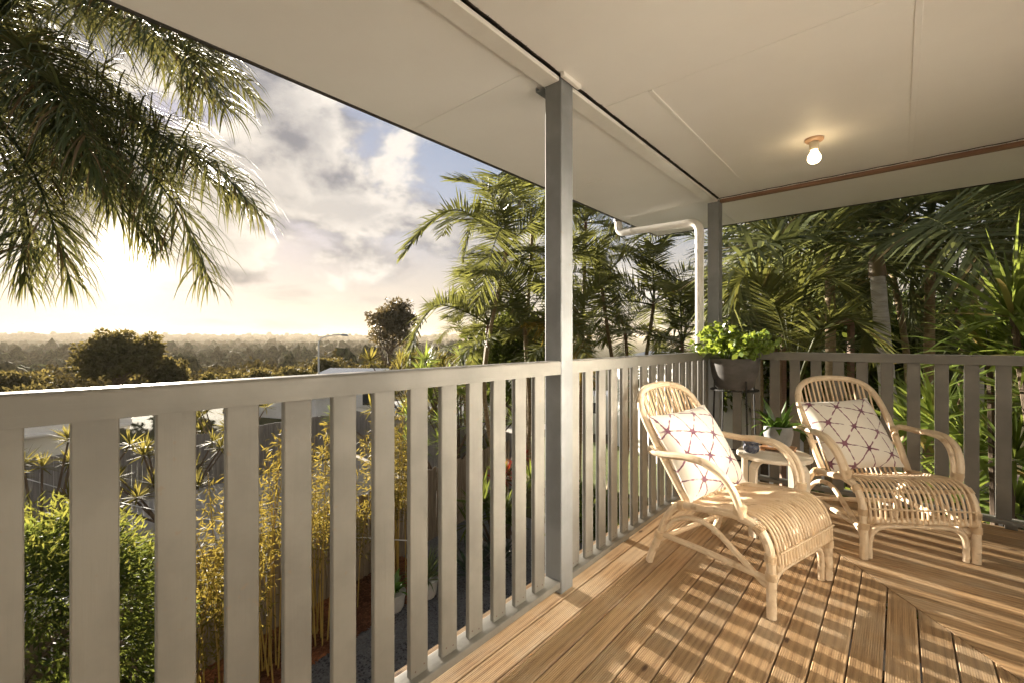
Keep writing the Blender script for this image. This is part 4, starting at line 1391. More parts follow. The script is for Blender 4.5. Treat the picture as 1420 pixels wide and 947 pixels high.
# loose stones and bark chips
def scatter(name, poly, n, smin, smax, mat, flat, seed, lift):
    r_ = np.random.default_rng(seed)
    P = np.array(poly, float)
    a, b = r_.uniform(0, 1, n)[:, None], r_.uniform(0, 1, n)[:, None]
    q = (P[0] * (1 - a) + P[1] * a) * (1 - b) + (P[3] * (1 - a) + P[2] * a) * b
    c_ = np.column_stack([q, np.full(n, GZ + lift)])
    s = r_.uniform(smin, smax, n)[:, None]
    oct_ = np.array([(1, 0, 0), (-1, 0, 0), (0, 1, 0), (0, -1, 0), (0, 0, 1), (0, 0, -1)], float)
    rot = unit(r_.normal(0, 1, (n, 3)))
    th = r_.uniform(0, 6.28, n)
    ca, sa = np.cos(th), np.sin(th)
    V_ = np.empty((n, 6, 3))
    for k in range(6):
        e = oct_[k] * np.array([1, flat[0], flat[1]])
        V_[:, k, 0] = c_[:, 0] + s[:, 0] * (e[0] * ca - e[1] * sa)
        V_[:, k, 1] = c_[:, 1] + s[:, 0] * (e[0] * sa + e[1] * ca)
        V_[:, k, 2] = c_[:, 2] + s[:, 0] * (e[2] + .25 * e[0] * rot[:, 0])
    tri = np.array([(0, 2, 4), (2, 1, 4), (1, 3, 4), (3, 0, 4), (2, 0, 5), (1, 2, 5), (3, 1, 5), (0, 3, 5)])
    F_ = (np.arange(n) * 6)[:, None, None] + tri[None]
    tag(link(name, mesh_np(name, V_.reshape(-1, 3), F_.reshape(-1, 3)), mat), kind='stuff')
M['stones'] = leaf_mat('loose stone', (.10, .10, .105), (.30, .295, .285), (.1, .1, .1), 0.0, .8, .3)
M['chips'] = leaf_mat('bark chip', (.11, .044, .02), (.34, .135, .06), (.1, .05, .02), 0.0, .9, .2)
scatter('gravel', [(-.2, -3.8), (-.2, 3.0), (-6.0, 3.0), (-4.3, -3.8)], 22000, .008, .022, M['stones'], (.8, .6), 1, .020)
scatter('bark_mulch', [(-4.15, -4), (-4.7, 1.15), (-6.05, 1.15), (-5.2, -4)], 9000, .015, .05, M['chips'], (.35, .22), 2, .045)
tag(bpy.data.objects['gravel'], 'loose dark gravel stones below the deck', 'gravel')
tag(bpy.data.objects['bark_mulch'], 'reddish bark mulch chips along the brown fence', 'mulch')

# ------------------------------------------------------------------ fences
M['paling_brown'] = plain_mat('weathered brown paling', (.25, .195, .135), (.16, .12, .082), 3, .9, (8, 8, .6), bumpk=.5, bdist=.004)
M['paling_grey'] = plain_mat('weathered grey paling', (.25, .235, .22), (.17, .158, .145), 3, .9, (8, 8, .6), bumpk=.5, bdist=.004)
def fence(label, p0, p1, h, mat, each=True, pw=.10, name='paling_fence'):
    p0 = np.array(p0, float); p1 = np.array(p1, float)
    L = np.linalg.norm(p1 - p0); d = (p1 - p0) / L; nrm = np.array([-d[1], d[0]])
    rz = math.atan2(d[1], d[0])
    z0 = float(ground_z(*p0))
    t_ = thing(name, label, 'fence', (p0[0], p0[1], z0), rz)
    n_ = int(L / (pw + .006))
    variants = [MB().bbox(0, pw * wv, -.009, .009, -.2, h * hv, .003).mesh('paling') for wv, hv in ((1, 1), (.97, 1.012), (1.0, .988), (.95, 1.005))]
    if each:
        for k in range(n_):
            o = link('paling', variants[k % 4 if k % 7 else 1], mat, t_)
            o.location = (k * (pw + .006), random.uniform(-.006, .006), random.uniform(-.02, .015))
            o.rotation_euler = (random.uniform(-.012, .012), random.uniform(-.006, .006), 0)
    else:
        mb = MB()
        for k in range(n_):
            x_ = k * (pw + .006); q = random.uniform(-.006, .006)
            mb.box(x_, x_ + pw, -.009 + q, .009 + q, -.3 - random.uniform(0, .02), h + random.uniform(-.02, .015) + float(ground_z(*(p0 + d * x_))) - z0)
        o = link('palings', mb.mesh('palings'), mat, t_); o['kind'] = 'stuff'
    for z_ in (.35, h * .78):
        link('rail', MB().box(0, L, .011, .055, z_, z_ + .07).mesh('rail'), mat, t_)
    for k in range(int(L / 2.4) + 1):
        link('post', MB().box(k * 2.4, k * 2.4 + .09, .056, .14, -.3, h - .05).mesh('post'), mat, t_)
    return t_
fence('brown timber paling fence behind the bamboo, nearest to the deck', (-4.35, -7.6), (-6.75, 5.2), 1.45, M['paling_brown'], True)
fence('grey timber paling fence across the far side of the neighbouring yard', (-13.0, -5.5), (-14.0, 4.6), 1.50, M['paling_grey'], False)
fence('grey timber paling fence closing the yard end below the parked car', (-14.0, 4.7), (-6.9, 5.5), 1.55, M['paling_grey'], False)

# ------------------------------------------------------------------ bush, bamboo, garden plants below the rail
r_ = np.random.default_rng(31)
bx_, by_ = -4.25, -3.75
bush = thing('leafy_bush', 'dense dark green bush low behind the left end of the railing', 'bush', (bx_, by_, GZ))
link('trunk', limb_mesh('trunk', (0, 0, 0), (.1, 0, 1.2), .06, (0, 0, 1.6), (1.0, 1.0, 1.1), 9, r_), M['bark'], bush)
def hanging_leaves(c_, rad, n_cl, per, L, W, r_, down=.5):
    V1, F1 = crown_leaves(c_, rad, n_cl, per, L, W, r_, .55, 1, .22)
    return V1, F1
d = unit(r_.normal(0, 1, (21000, 3))); d[:, 2] = np.where(d[:, 2] < -.6, -d[:, 2], d[:, 2])
lump = 1 + .10 * np.sin(d[:, 0] * 7 + 1) * np.cos(d[:, 1] * 6) + .08 * np.sin(d[:, 2] * 11 + d[:, 0] * 5)
P = np.array([0, 0, 1.35]) + d * np.array([1.05, 1.05, 1.22]) * (lump * r_.uniform(.72, 1.04, len(d)) ** .6)[:, None]
D = unit(d * .8 + r_.normal(0, .45, d.shape) + np.array([0, 0, -.55]))
V_, F_ = leaf_quads(P, D, r_.uniform(.065, .125, len(P)), r_.uniform(.014, .024, len(P)), r_)
link('foliage', mesh_np('foliage', V_, F_), M['bush_dark'], bush)
# paler outer sprays on the bush top
n = 2600
d = unit(r_.normal(0, 1, (n, 3))); d[:, 2] = np.abs(d[:, 2]) * 1.2 + .1; d = unit(d)
P = np.array([0, 0, 1.4]) + d * np.array([1.08, 1.10, 1.27]) * r_.uniform(.95, 1.10, n)[:, None]
V_, F_ = leaf_quads(P, unit(d * .5 + r_.normal(0, .5, d.shape)), r_.uniform(.06, .11, n), r_.uniform(.012, .020, n), r_)
link('new_growth', mesh_np('new_growth', V_, F_), M['bush_tip'], bush)

def bamboo(label, x, y, n_c, h, r_, spread=.35, dens=150, leafL=.085, top=.28):
    t_ = thing('bamboo_clump', label, 'bamboo', (x, y, GZ), 0, 'bamboo clumps along the brown fence')
    LP, LD = [], []
    for k in range(n_c):
        b = np.array([r_.normal(0, spread * .35), r_.normal(0, spread * .35), 0])
        lean = np.array([r_.normal(0, .22), r_.normal(0, .22), 0]) * h * .35
        hh = h * r_.uniform(.72, 1.06)
        q = spline([b, b + lean * .3 + np.array([0, 0, hh * .55]), b + lean + np.array([0, 0, hh])], 16)
        link('culm', MB().tube(q, np.linspace(.011, .003, 16), 5).mesh('culm', True), M['culm'], t_)
        for _ in range(dens):
            s_ = r_.uniform(top, 1.0) ** .8
            p_ = q[min(15, int(s_ * 15))]
            o_ = unit(r_.normal(0, 1, 3) * np.array([1, 1, .6]))
            rad = r_.uniform(.02, .30) * (1.15 - .6 * s_)
            LP.append(p_ + o_ * rad); LD.append(unit(o_ * .8 + r_.normal(0, .4, 3) + np.array([0, 0, -.25])))
    LP = np.array(LP); LD = np.array(LD); n_ = len(LP)
    V_, F_ = leaf_quads(LP, LD, leafL * r_.uniform(.7, 1.4, n_), leafL * .17 * r_.uniform(.7, 1.3, n_), r_)
    link('leaves', mesh_np('leaves', V_, F_), M['bamboo_leaf'], t_)
bamboo('yellow bamboo rising just right of the dark bush, behind the third rail gap', -4.35, -2.25, 12, 2.6, r_, .45, 210)
bamboo('thin sunlit bamboo with bare culms seen through the fourth rail gap', -4.75, -1.55, 9, 3.0, r_, .35, 150, top=.42)
bamboo('golden bamboo clump seen through the fifth rail gap', -4.9, -.95, 11, 2.95, r_, .35, 190, top=.35)
bamboo('small golden bamboo beside the mulch, midway along the brown fence', -5.15, -.30, 7, 2.2, r_, .35, 150, top=.35)
bamboo('dense upright golden bamboo, thickest of the row, seen through the seventh gap', -5.25, .55, 20, 3.1, r_, .40, 230, top=.36)
bamboo('bamboo shoots at the camera end of the row, mostly hidden by the dark bush', -4.1, -4.9, 9, 2.7, r_, .45, 150)

def spiky_shrub(name, label, x, y, zt, n_h, spread, L, W, mat, r_, cat='shrub', group=None, n_l=40, z_base=None):
    zb = float(ground_z(x, y)) if z_base is None else z_base
    t_ = thing(name, label, cat, (x, y, zb), 0, group)
    for k in range(n_h):
        c_ = np.array([x + r_.normal(0, spread), y + r_.normal(0, spread), zb + (zt - zb) * r_.uniform(.45, 1.0)])
        link('stem', MB().tube(spline([(x + r_.normal(0, .1), y + r_.normal(0, .1), zb), ((x + c_[0]) / 2, (y + c_[1]) / 2, (zb + c_[2]) / 2), c_], 8), np.linspace(.03, .016, 8), 5).mesh('stem', True), M['bark'], t_, world=True)
        rosette(t_, 'rosette', c_, n_l, L, W, r_, mat, .07, (-.5, 1.45), 3)
    return t_
spiky_shrub('dracaena_shrub', 'sunlit spiky shrub in front of the white roofed shed', -10.2, -3.3, -.75, 16, .55, .34, .030, 'dracaena', r_, group='spiky shrubs in the next yard')
spiky_shrub('dracaena_shrub', 'sunlit spiky shrub beside the grey fence, right of the shed', -11.0, -1.35, -.95, 16, .60, .34, .030, 'dracaena', r_, group='spiky shrubs in the next yard')
spiky_shrub('dracaena_shrub', 'yellowish spiky shrub beyond the grey fence near the round tree', -14.9, .9, -1.0, 14, .7, .40, .035, 'dracaena', r_, group='spiky shrubs in the next yard')
spiky_shrub('dracaena_shrub', 'tall golden spiky shrub left of the cane palm clump', *px(590, 15.5)[:2], .55, 34, 1.15, .55, .05, 'dracaena', r_, group='spiky shrubs by the palm clump', n_l=44)
spiky_shrub('dracaena_shrub', 'dark spiky shrub at the foot of the cane palm clump', *px(640, 13.5)[:2], .60, 34, 1.05, .55, .05, 'strap_green', r_, group='spiky shrubs by the palm clump', n_l=44)
spiky_shrub('dracaena_shrub', 'low spiky shrub behind the brown fence end', *px(610, 12.0)[:2], -.9, 16, .8, .5, .045, 'strap_green', r_, group='spiky shrubs by the palm clump')
spiky_shrub('cordyline', 'red-leaved cordyline against the middle post', *px(700, 9.2)[:2], -1.45, 5, .35, .26, .045, 'red_leaf', r_)
spiky_shrub('cordyline', 'dull green cordyline under the cane palms beside the post', *px(690, 8.6)[:2], -1.6, 10, .45, .45, .05, 'bush_dark', r_)

def floor_pot(label, x, y, n_l, L, W, mat, r_, pot=True, droop=.22):
    t_ = thing('potted_plant', label, 'potted plant', (x, y, GZ + .02))
    z_ = .03
    if pot:
        link('pot', MB().lathe([(0, 0), (.12, 0), (.15, .05), (.175, .22), (.18, .27), (.165, .27), (.16, .24), (0, .235)], 24).mesh('pot', True), M['terracotta'], t_)
        z_ = .25
    a = r_.uniform(0, 6.28, n_l); e = r_.uniform(.25, 1.4, n_l)
    D = np.stack([np.cos(a) * np.cos(e), np.sin(a) * np.cos(e), np.sin(e)], 1)
    V_, F_ = strap_leaves(np.tile([0, 0, z_], (n_l, 1)) + D * .03, D, L * r_.uniform(.6, 1.1, n_l), W * r_.uniform(.8, 1.2, n_l), droop * r_.uniform(.6, 1.5, n_l), r_, 5)
    link('leaves', mesh_np('leaves', V_, F_, True), M[mat], t_)
p_ = px(546, 6.75); floor_pot('broad-leaved plant in a pale pot on the gravel by the mulch', p_[0], p_[1], 26, .34, .085, 'lily_leaf', r_)
p_ = px(592, 7.1); floor_pot('striped spider plant in a pale pot on the gravel, right of the broad-leaved one', p_[0], p_[1], 80, .55, .028, 'spider_leaf', r_)
p_ = px(655, 7.6); floor_pot('dusky spear-leaved rosette plant on the ground below the rail', p_[0], p_[1], 26, .75, .10, 'agave_leaf', r_, False, .08)
p_ = px(690, 8.0); floor_pot('dark strappy plant in the shade at the foot of the post', p_[0], p_[1], 40, .70, .06, 'agave_leaf', r_, False, .16)
# low shaded planting between gravel and lawn, behind the far rail section
for i, (x_, D_, h_, lab) in enumerate(((800, 8.6, 1.25, 'low leafy shrub behind the first balusters right of the middle post'), (850, 8.2, 1.1, 'low clipped shrub beyond the railing behind the first wicker chair'), (905, 7.4, 1.2, 'low leafy shrub below the far railing section near the corner'), (960, 6.4, 1.3, 'leafy shrub at the corner post foot'), (1040, 5.4, 1.6, 'leafy shrub behind the stool and iron stand'), (1130, 5.6, 1.9, 'leafy shrub seen between the balusters left of the second chair'), (1230, 5.4, 2.2, 'yellow-green leafy shrub behind the second chair'))):
    q = px(x_, D_)
    t_ = thing('garden_shrub', lab, 'shrub', (q[0], q[1], GZ), 0, 'low garden shrubs below the deck')
    link('stems', limb_mesh('stems', (0, 0, 0), (0, 0, h_ * .4), .03, (0, 0, h_ * .6), (.6, .6, .4 * h_), 7, r_), M['bark'], t_)
    V_, F_ = crown_leaves((0, 0, h_ * .62), (.85, .85, h_ * .45), 70, 36, .12, .055, r_, .3, 1, .25)
    link('foliage', mesh_np('foliage', V_, F_), M['bush_dark'], t_)

# tall dark screen of trees closing the view behind the palms
def leafy_tree(label, x, y, h, rad, r_, mat, n_cl, per, L, W, trunk=.12, zc=.62, group=None, nl=12, name='leafy_tree', shell=.5, clump=.26):
    z0 = float(ground_z(x, y))
    t_ = thing(name, label, 'tree', (x, y, z0), 0, group)
    cc = (r_.normal(0, .1), r_.normal(0, .1), h * zc)
    link('trunk', limb_mesh('trunk', (0, 0, -.2), (cc[0], cc[1], h * zc * .8), trunk, cc, rad, nl, r_), M['bark'], t_)
    V_, F_ = crown_leaves(cc, rad, n_cl, per, L, W, r_, shell, 1, clump)
    link('crown', mesh_np('crown', V_, F_), M[mat], t_)
    return t_
for i, (x_, D_, h_, rx, lab) in enumerate(((1060, 12.5, 5.0, 2.3, 'dark tree closing the view behind the corner post'), (1180, 12.0, 5.6, 2.5, 'dark tree deep behind the pale palm trunk'), (1320, 11.5, 5.8, 2.5, 'dark tree deep behind the strappy plant'), (1460, 10.5, 5.6, 2.4, 'dark tree behind the right picture edge'), (735, 14.5, 5.6, 1.9, 'dark tree behind the cane palms at the post'), (1120, 17, 7.4, 3.0, 'taller dark tree furthest behind the far railing'), (1250, 17, 7.2, 3.0, 'taller dark tree behind the pale trunk, second row'))):
    q = px(x_, D_)
    leafy_tree(lab, q[0], q[1], h_, (rx, rx, h_ * .42), r_, 'bush_dark', 110, 60, .26, .12, .13, .56, 'dark trees behind the palms', shell=.25, clump=.24)

# round tree and gum tree in the middle distance
q = px(168, 40)
leafy_tree('broad round-crowned dark tree left of centre, rising to the horizon', q[0], q[1], 1.75 - float(ground_z(q[0], q[1])), (3.35, 3.35, 2.9), r_, 'mid_leaf', 210, 58, .40, .22, .3, .62, shell=.42, clump=.17, nl=20)
q = px(232, 42)
leafy_tree('smaller dark tree touching the round tree on its right', q[0], q[1], -.9 - float(ground_z(q[0], q[1])), (1.7, 1.7, 2.0), r_, 'mid_leaf', 90, 50, .36, .22, .16, .6, clump=.2)
q = px(548, 44)
leafy_tree('tall open gum tree standing against the sky left of the palms', q[0], q[1], 5.0 - float(ground_z(q[0], q[1])), (2.6, 2.6, 3.5), r_, 'gum_leaf', 170, 40, .34, .15, .20, .70, shell=.30, clump=.16, nl=22, name='gum_tree')
for i, (x_, D_, top, rx, lab) in enumerate(((20, 34, -1.3, 2.2, 'yellow-green bushy tree at the left picture edge above the rail'), (60, 28, -1.7, 2.2, 'low bushy tree left of the round tree'), (255, 30, -1.9, 1.7, 'light bushy tree just right of the round tree'), (310, 36, -1.5, 2.0, 'low hedge tree right of the round tree above the rail'), (360, 40, -1.6, 2.0, 'low bushy tree halfway between round tree and street light'), (405, 44, -1.5, 2.2, 'bushy tree left of the street light'), (455, 48, -.6, 2.0, 'rounded grey-green tree right of the street light'), (520, 40, -.9, 1.6, 'low dark bush at the gum tree foot'), (575, 34, .3, 1.8, 'dark bush right of the gum tree foot'), (700, 26, 2.0, 3.0, 'green tree behind the cane palm clump'))):
    q = px(x_, D_); z0 = float(ground_z(q[0], q[1]))
    leafy_tree(lab, q[0], q[1], top - z0, (rx, rx, (top - z0) * .42), r_, 'mid_leaf', 80, 46, .34, .19, .12, .58, 'bushy trees beyond the yards', nl=7, clump=.22)

# ------------------------------------------------------------------ neighbouring buildings, vehicles, street light
M['white_wall'] = plain_mat('white rendered wall', (.72, .70, .66), (.66, .63, .58), 2, .7, bumpk=.1)
M['tin_roof'] = plain_mat('pale metal roof', (.80, .80, .79), (.74, .74, .73), 2, .35, bumpk=.05)
M['shed_wall'] = plain_mat('grey shed wall', (.74, .74, .71), (.68, .68, .65), 2, .6, bumpk=.1)
M['dark_glass'] = plain_mat('dark window glass', (.03, .035, .04), (.02, .024, .03), 2, .12, bumpk=0)
M['car_white'] = plain_mat('white car paint', (.78, .78, .77), (.76, .76, .75), 1, .22, bumpk=0)
M['tyre'] = plain_mat('tyre rubber', (.02, .02, .02), None, 9, .8)
M['alloy'] = plain_mat('wheel alloy', (.45, .45, .46), None, 4, .3, bumpk=0, metal=.8)
M['lamp_red'] = plain_mat('tail lamp', (.35, .02, .015), None, 4, .25, bumpk=0)
M['headlamp'] = plain_mat('head lamp', (.75, .76, .78), None, 4, .1, bumpk=0)
M['galv'] = plain_mat('galvanised steel', (.42, .43, .44), (.34, .35, .36), 6, .45, metal=.4)

def building(name, label, c, rz, w_, d_, h_, pitch, wall, roofm, cat='house', wins=()):
    z0 = float(ground_z(c[0], c[1])) - .05
    t_ = thing(name, label, cat, (c[0], c[1], z0), rz)
    wl = link('wall', MB().box(-w_ / 2, w_ / 2, -d_ / 2, d_ / 2, 0, h_).mesh('wall'), wall, t_)
    o_ = .35
    rf = MB().add([(-w_ / 2 - o_, -d_ / 2 - o_, h_ + .002), (w_ / 2 + o_, -d_ / 2 - o_, h_ + .002), (w_ / 2 + o_, d_ / 2 + o_, h_ + .002), (-w_ / 2 - o_, d_ / 2 + o_, h_ + .002),
                   (-w_ / 2 - o_, -d_ / 2 - o_, h_ + .14), (w_ / 2 + o_, -d_ / 2 - o_, h_ + .14), (w_ / 2 + o_, d_ / 2 + o_, h_ + .14), (-w_ / 2 - o_, d_ / 2 + o_, h_ + .14),
                   (-w_ / 2 - o_, 0, h_ + .14 + pitch), (w_ / 2 + o_, 0, h_ + .14 + pitch)],
                  [(0, 3, 2, 1), (0, 1, 5, 4), (2, 3, 7, 6), (4, 5, 9, 8), (6, 7, 8, 9), (0, 4, 8, 7, 3), (1, 2, 6, 9, 5)])
    r2 = link('roof', rf.mesh('roof'), roofm, t_)
    ribs = MB()
    for x_ in np.arange(-w_ / 2 - o_ + .05, w_ / 2 + o_, .38):
        for s in (-1, 1):
            y1 = s * (d_ / 2 + o_)
            ribs.add([(x_, y1, h_ + .142), (x_ + .05, y1, h_ + .142), (x_ + .05, 0, h_ + .142 + pitch), (x_, 0, h_ + .142 + pitch), (x_ + .025, y1, h_ + .172), (x_ + .025, 0, h_ + .172 + pitch)], [(0, 4, 5, 3), (4, 1, 2, 5)])
    link('roof_ribs', ribs.mesh('roof_ribs'), roofm, r2)
    for (side, a, z_, ww, hh) in wins:
        if side == 'f':
            wn = link('window', MB().bbox(a - ww / 2 - .05, a + ww / 2 + .05, -d_ / 2 - .04, -d_ / 2 - .002, z_ - .05, z_ + hh + .05, .004).mesh('window'), M['white_wall'], t_)
            link('pane', MB().box(a - ww / 2, a + ww / 2, -d_ / 2 - .046, -d_ / 2 - .041, z_, z_ + hh).mesh('pane'), M['dark_glass'], wn)
        else:
            wn = link('window', MB().bbox(-w_ / 2 - .04, -w_ / 2 - .002, a - ww / 2 - .05, a + ww / 2 + .05, z_ - .05, z_ + hh + .05, .004).mesh('window'), M['white_wall'], t_)
            link('pane', MB().box(-w_ / 2 - .046, -w_ / 2 - .041, a - ww / 2, a + ww / 2, z_, z_ + hh).mesh('pane'), M['dark_glass'], wn)
    return t_
shed = building('garden_shed', 'grey shed with a white metal roof low behind the railing end', (-15.6, -4.3), math.radians(4), 3.2, 4.6, 2.0, .25, M['shed_wall'], M['tin_roof'], 'shed')
gt = MB().tube([(1.95, -2.65, 1.98), (1.95, 2.6, 1.98)], .06, 8)
link('gutter', gt.mesh('gutter', True), M['white_wall'], shed)
link('downpipe', MB().tube([(1.95, -2.4, 1.95), (1.68, -2.4, 1.75), (1.66, -2.4, 0)], .045, 8).mesh('downpipe', True), M['white_wall'], shed)
q = px(512, 36); building('white_house', 'white house with a pale metal roof below the gum tree', q[:2], math.radians(35), 6, 5, 3.0, .45, M['white_wall'], M['tin_roof'], 'house', [('f', -2.5, 1.0, 1.4, 1.2), ('f', 1.5, 1.0, 1.8, 1.2)])
q = px(425, 36); building('white_house', 'white walled house behind the street light pole, seen through the rail', q[:2], math.radians(20), 8, 6, 1.9, .35, M['white_wall'], M['tin_roof'], 'house', [('f', -1.5, .9, 1.5, 1.2), ('f', 2.5, .9, 1.5, 1.2)])
q = px(975, 15.5); building('tin_shed', 'ribbed white metal shed glimpsed left of the corner post above the rail', q[:2], math.radians(-35), 6, 4, 3.15, .4, M['tin_roof'], M['tin_roof'], 'shed')
q = px(1135, 9.8)
nd = thing('neighbour_balcony', 'reddish timber balcony edge glimpsed through the palms behind the far railing', 'balcony', (q[0], q[1], GZ), YAW)
link('floor_beam', MB().bbox(-.8, .8, -.06, .06, 4.42, 4.62, .005).mesh('floor_beam'), M['timber_and_sunset_brown'], nd)
for s in (-.75, .75):
    link('post', MB().bbox(s - .05, s + .05, .0, .1, 0, 4.415, .004).mesh('post'), M['timber_and_sunset_brown'], nd)
link('floor', MB().box(-.8, .8, .065, 1.6, 4.5, 4.55).mesh('floor'), M['timber_and_sunset_brown'], nd)

def loft(secs):
    """sections: list of equal-length rings -> mesh"""
    mb = MB(); k = len(secs[0])
    vs = [p_ for s in secs for p_ in s]
    fs = [(i * k + j, i * k + (j + 1) % k, (i + 1) * k + (j + 1) % k, (i + 1) * k + j) for i in range(len(secs) - 1) for j in range(k)]
    fs += [tuple(range(k))[::-1], tuple((len(secs) - 1) * k + j for j in range(k))]
    return mb.add(vs, fs)
def wheel(parent, x, y, r=.32):
    wl = link('wheel', None, None, parent); wl.location = (x, y, r)
    wl.empty_display_size = .1
    s = 1 if y > 0 else -1
    rot = lambda P: [(a, b, c_) for a, b, c_ in P]
    def disc(prof):
        mb = MB(); seg = 20; vs = []
        for rr, yy in prof:
            for j in range(seg):
                a = 2 * math.pi * j / seg
                vs.append((rr * math.cos(a), yy * s, rr * math.sin(a)))
        fs = [(i * seg + j, i * seg + (j + 1) % seg, (i + 1) * seg + (j + 1) % seg, (i + 1) * seg + j) for i in range(len(prof) - 1) for j in range(seg)]
        return mb.add(vs, fs)
    link('tyre', disc([(.62 * r, -.10), (.95 * r, -.10), (r, -.07), (r, .07), (.95 * r, .10), (.66 * r, .10)]).mesh('tyre', True), M['tyre'], wl)
    link('rim', disc([(.66 * r, .095), (.60 * r, .07), (.30 * r, .085), (.001, .09)]).mesh('rim', True), M['alloy'], wl)
def car(label, c, rz, van=False):
    z0 = float(ground_z(c[0], c[1])) + .05
    t_ = thing('parked_van' if van else 'parked_car', label, 'van' if van else 'car', (c[0], c[1], z0), rz)
    hw = .88
    if van:
        st_ = [(-2.3, .35, 1.75, 1.90), (-2.25, .3, 1.85, 1.95), (-.5, .28, 1.88, 1.96), (.75, .28, 1.86, 1.93), (1.45, .28, 1.10, 1.35), (2.15, .30, .98, 1.0), (2.35, .38, .85, .86)]
    else:
        st_ = [(-2.1, .40, .80, .82), (-2.0, .30, .95, .97), (-1.45, .26, 1.00, 1.20), (-.9, .25, 1.02, 1.42), (.15, .25, 1.0, 1.45), (.95, .25, .96, 1.02), (1.75, .28, .85, .86), (2.1, .36, .70, .71)]
    secs = []
    for x_, zb, zs, zt in st_:
        w1 = hw if abs(x_) < 2 else hw * .86
        w2 = hw * (.74 if zt - zs > .1 else .92)
        if van: w2 = hw * (.90 if zt > 1.5 else .84)
        secs.append([(x_, -w1 * .92, zb), (x_, w1 * .92, zb), (x_, w1, zb + .2), (x_, w1, zs - .06), (x_, w1 * .95, zs), (x_, w2, zt - .03), (x_, w2 * .8, zt), (x_, -w2 * .8, zt), (x_, -w2, zt - .03), (x_, -w1 * .95, zs), (x_, -w1, zs - .06), (x_, -w1, zb + .2)])
    link('body', loft(secs).mesh('body', True), M['car_white'], t_)
    if van:
        for s in (-1, 1):
            link('window', MB().box(.35, .95, s * .875 - .006, s * .875 + .006, 1.15, 1.6).mesh('window'), M['dark_glass'], t_)
        link('windscreen', MB().add([(1.48, -.72, 1.14), (1.48, .72, 1.14), (.93, .70, 1.78), (.93, -.70, 1.78)], [(0, 1, 2, 3)]).mesh('windscreen'), M['dark_glass'], t_)
    else:
        for s in (-1, 1):
            for xa, xb in ((-1.3, -.45), (-.38, .55)):
                link('window', MB().add([(xa, s * .82, 1.05), (xb, s * .82, 1.04), (xb - .12, s * .695, 1.38), (xa + .12, s * .695, 1.37)], [(0, 1, 2, 3)]).mesh('window'), M['dark_glass'], t_)
        link('windscreen', MB().add([(.98, -.70, 1.03), (.98, .70, 1.03), (.25, .58, 1.445), (.25, -.58, 1.445)], [(0, 1, 2, 3)]).mesh('windscreen'), M['dark_glass'], t_)
        link('rear_window', MB().add([(-1.52, .66, 1.03), (-1.52, -.66, 1.03), (-.98, -.56, 1.42), (-.98, .56, 1.42)], [(0, 1, 2, 3)]).mesh('rear_window'), M['dark_glass'], t_)
    for s in (-1, 1):
        link('headlight', MB().bbox(2.02, 2.12, s * .62 - .14, s * .62 + .14, .60, .72, .02).mesh('headlight'), M['headlamp'], t_)
        link('tail_light', MB().bbox(-2.32 if van else -2.09, -2.24 if van else -1.98, s * .7 - .1, s * .7 + .1, .8, .98, .02).mesh('tail_light'), M['lamp_red'], t_)
        link('mirror', MB().bbox(.85, .95, s * .98 - .09, s * .98 + .09, 1.02, 1.16, .03).mesh('mirror'), M['car_white'], t_)
        for x_ in ((-1.45, 1.5) if van else (-1.3, 1.32)):
            wheel(t_, x_, s * .80)
    return t_
q = px(560, 21.5); car('white car parked beyond the grey fence, seen between the balusters', q[:2], math.radians(100))
q = px(838, 19.5); car('white van on the pink driveway, seen between the balusters right of the post', q[:2], YAW + math.radians(172), True)

q = px(442, 33); zb = float(ground_z(q[0], q[1]))
sl = thing('street_light', 'galvanised street light pole with a curved arm above the railing', 'street light', (q[0], q[1], zb))
H_ = 1.0 - zb
ar = RGT * 1.0
link('pole', MB().tube([(0, 0, 0), (0, 0, H_)], [.075, .05], 10).mesh('pole', True), M['galv'], sl)
arm_ = spline([(0, 0, H_ - .05), tuple(ar * .25 + np.array([0, 0, H_ + .25])), tuple(ar * .9 + np.array([0, 0, H_ + .42])), tuple(ar * 1.7 + np.array([0, 0, H_ + .46]))], 14)
link('arm', MB().tube(arm_, .035, 7).mesh('arm', True), M['galv'], sl)
link('lamp_head', MB().tube([ar * 1.6 + np.array([0, 0, H_ + .46]), ar * 1.75 + np.array([0, 0, H_ + .47]), ar * 2.05 + np.array([0, 0, H_ + .44]), ar * 2.2 + np.array([0, 0, H_ + .41])], [.03, .09, .09, .03], 8).mesh('lamp_head', True), M['galv'], sl)
M['cable'] = plain_mat('white cable', (.6, .6, .58), None, 4, .5, bumpk=0)
for i, (a, b, sag, lab) in enumerate((((-13.9, -4.6, -1.15), (-4.2, .4, -1.9), .35, 'upper white service cable crossing below the shed'), ((-13.9, -5.0, -1.25), (-4.6, -2.2, -2.0), .30, 'lower white service cable crossing below the shed'))):
    a = np.array(a); b = np.array(b)
    P = [a * (1 - s) + b * s - np.array([0, 0, 4 * sag * s * (1 - s)]) for s in np.linspace(0, 1, 20)]
    tag(link('service_cable', MB().tube(P, .008, 5).mesh('service_cable', True), M['cable']), lab, 'cable', 'service cables by the shed')

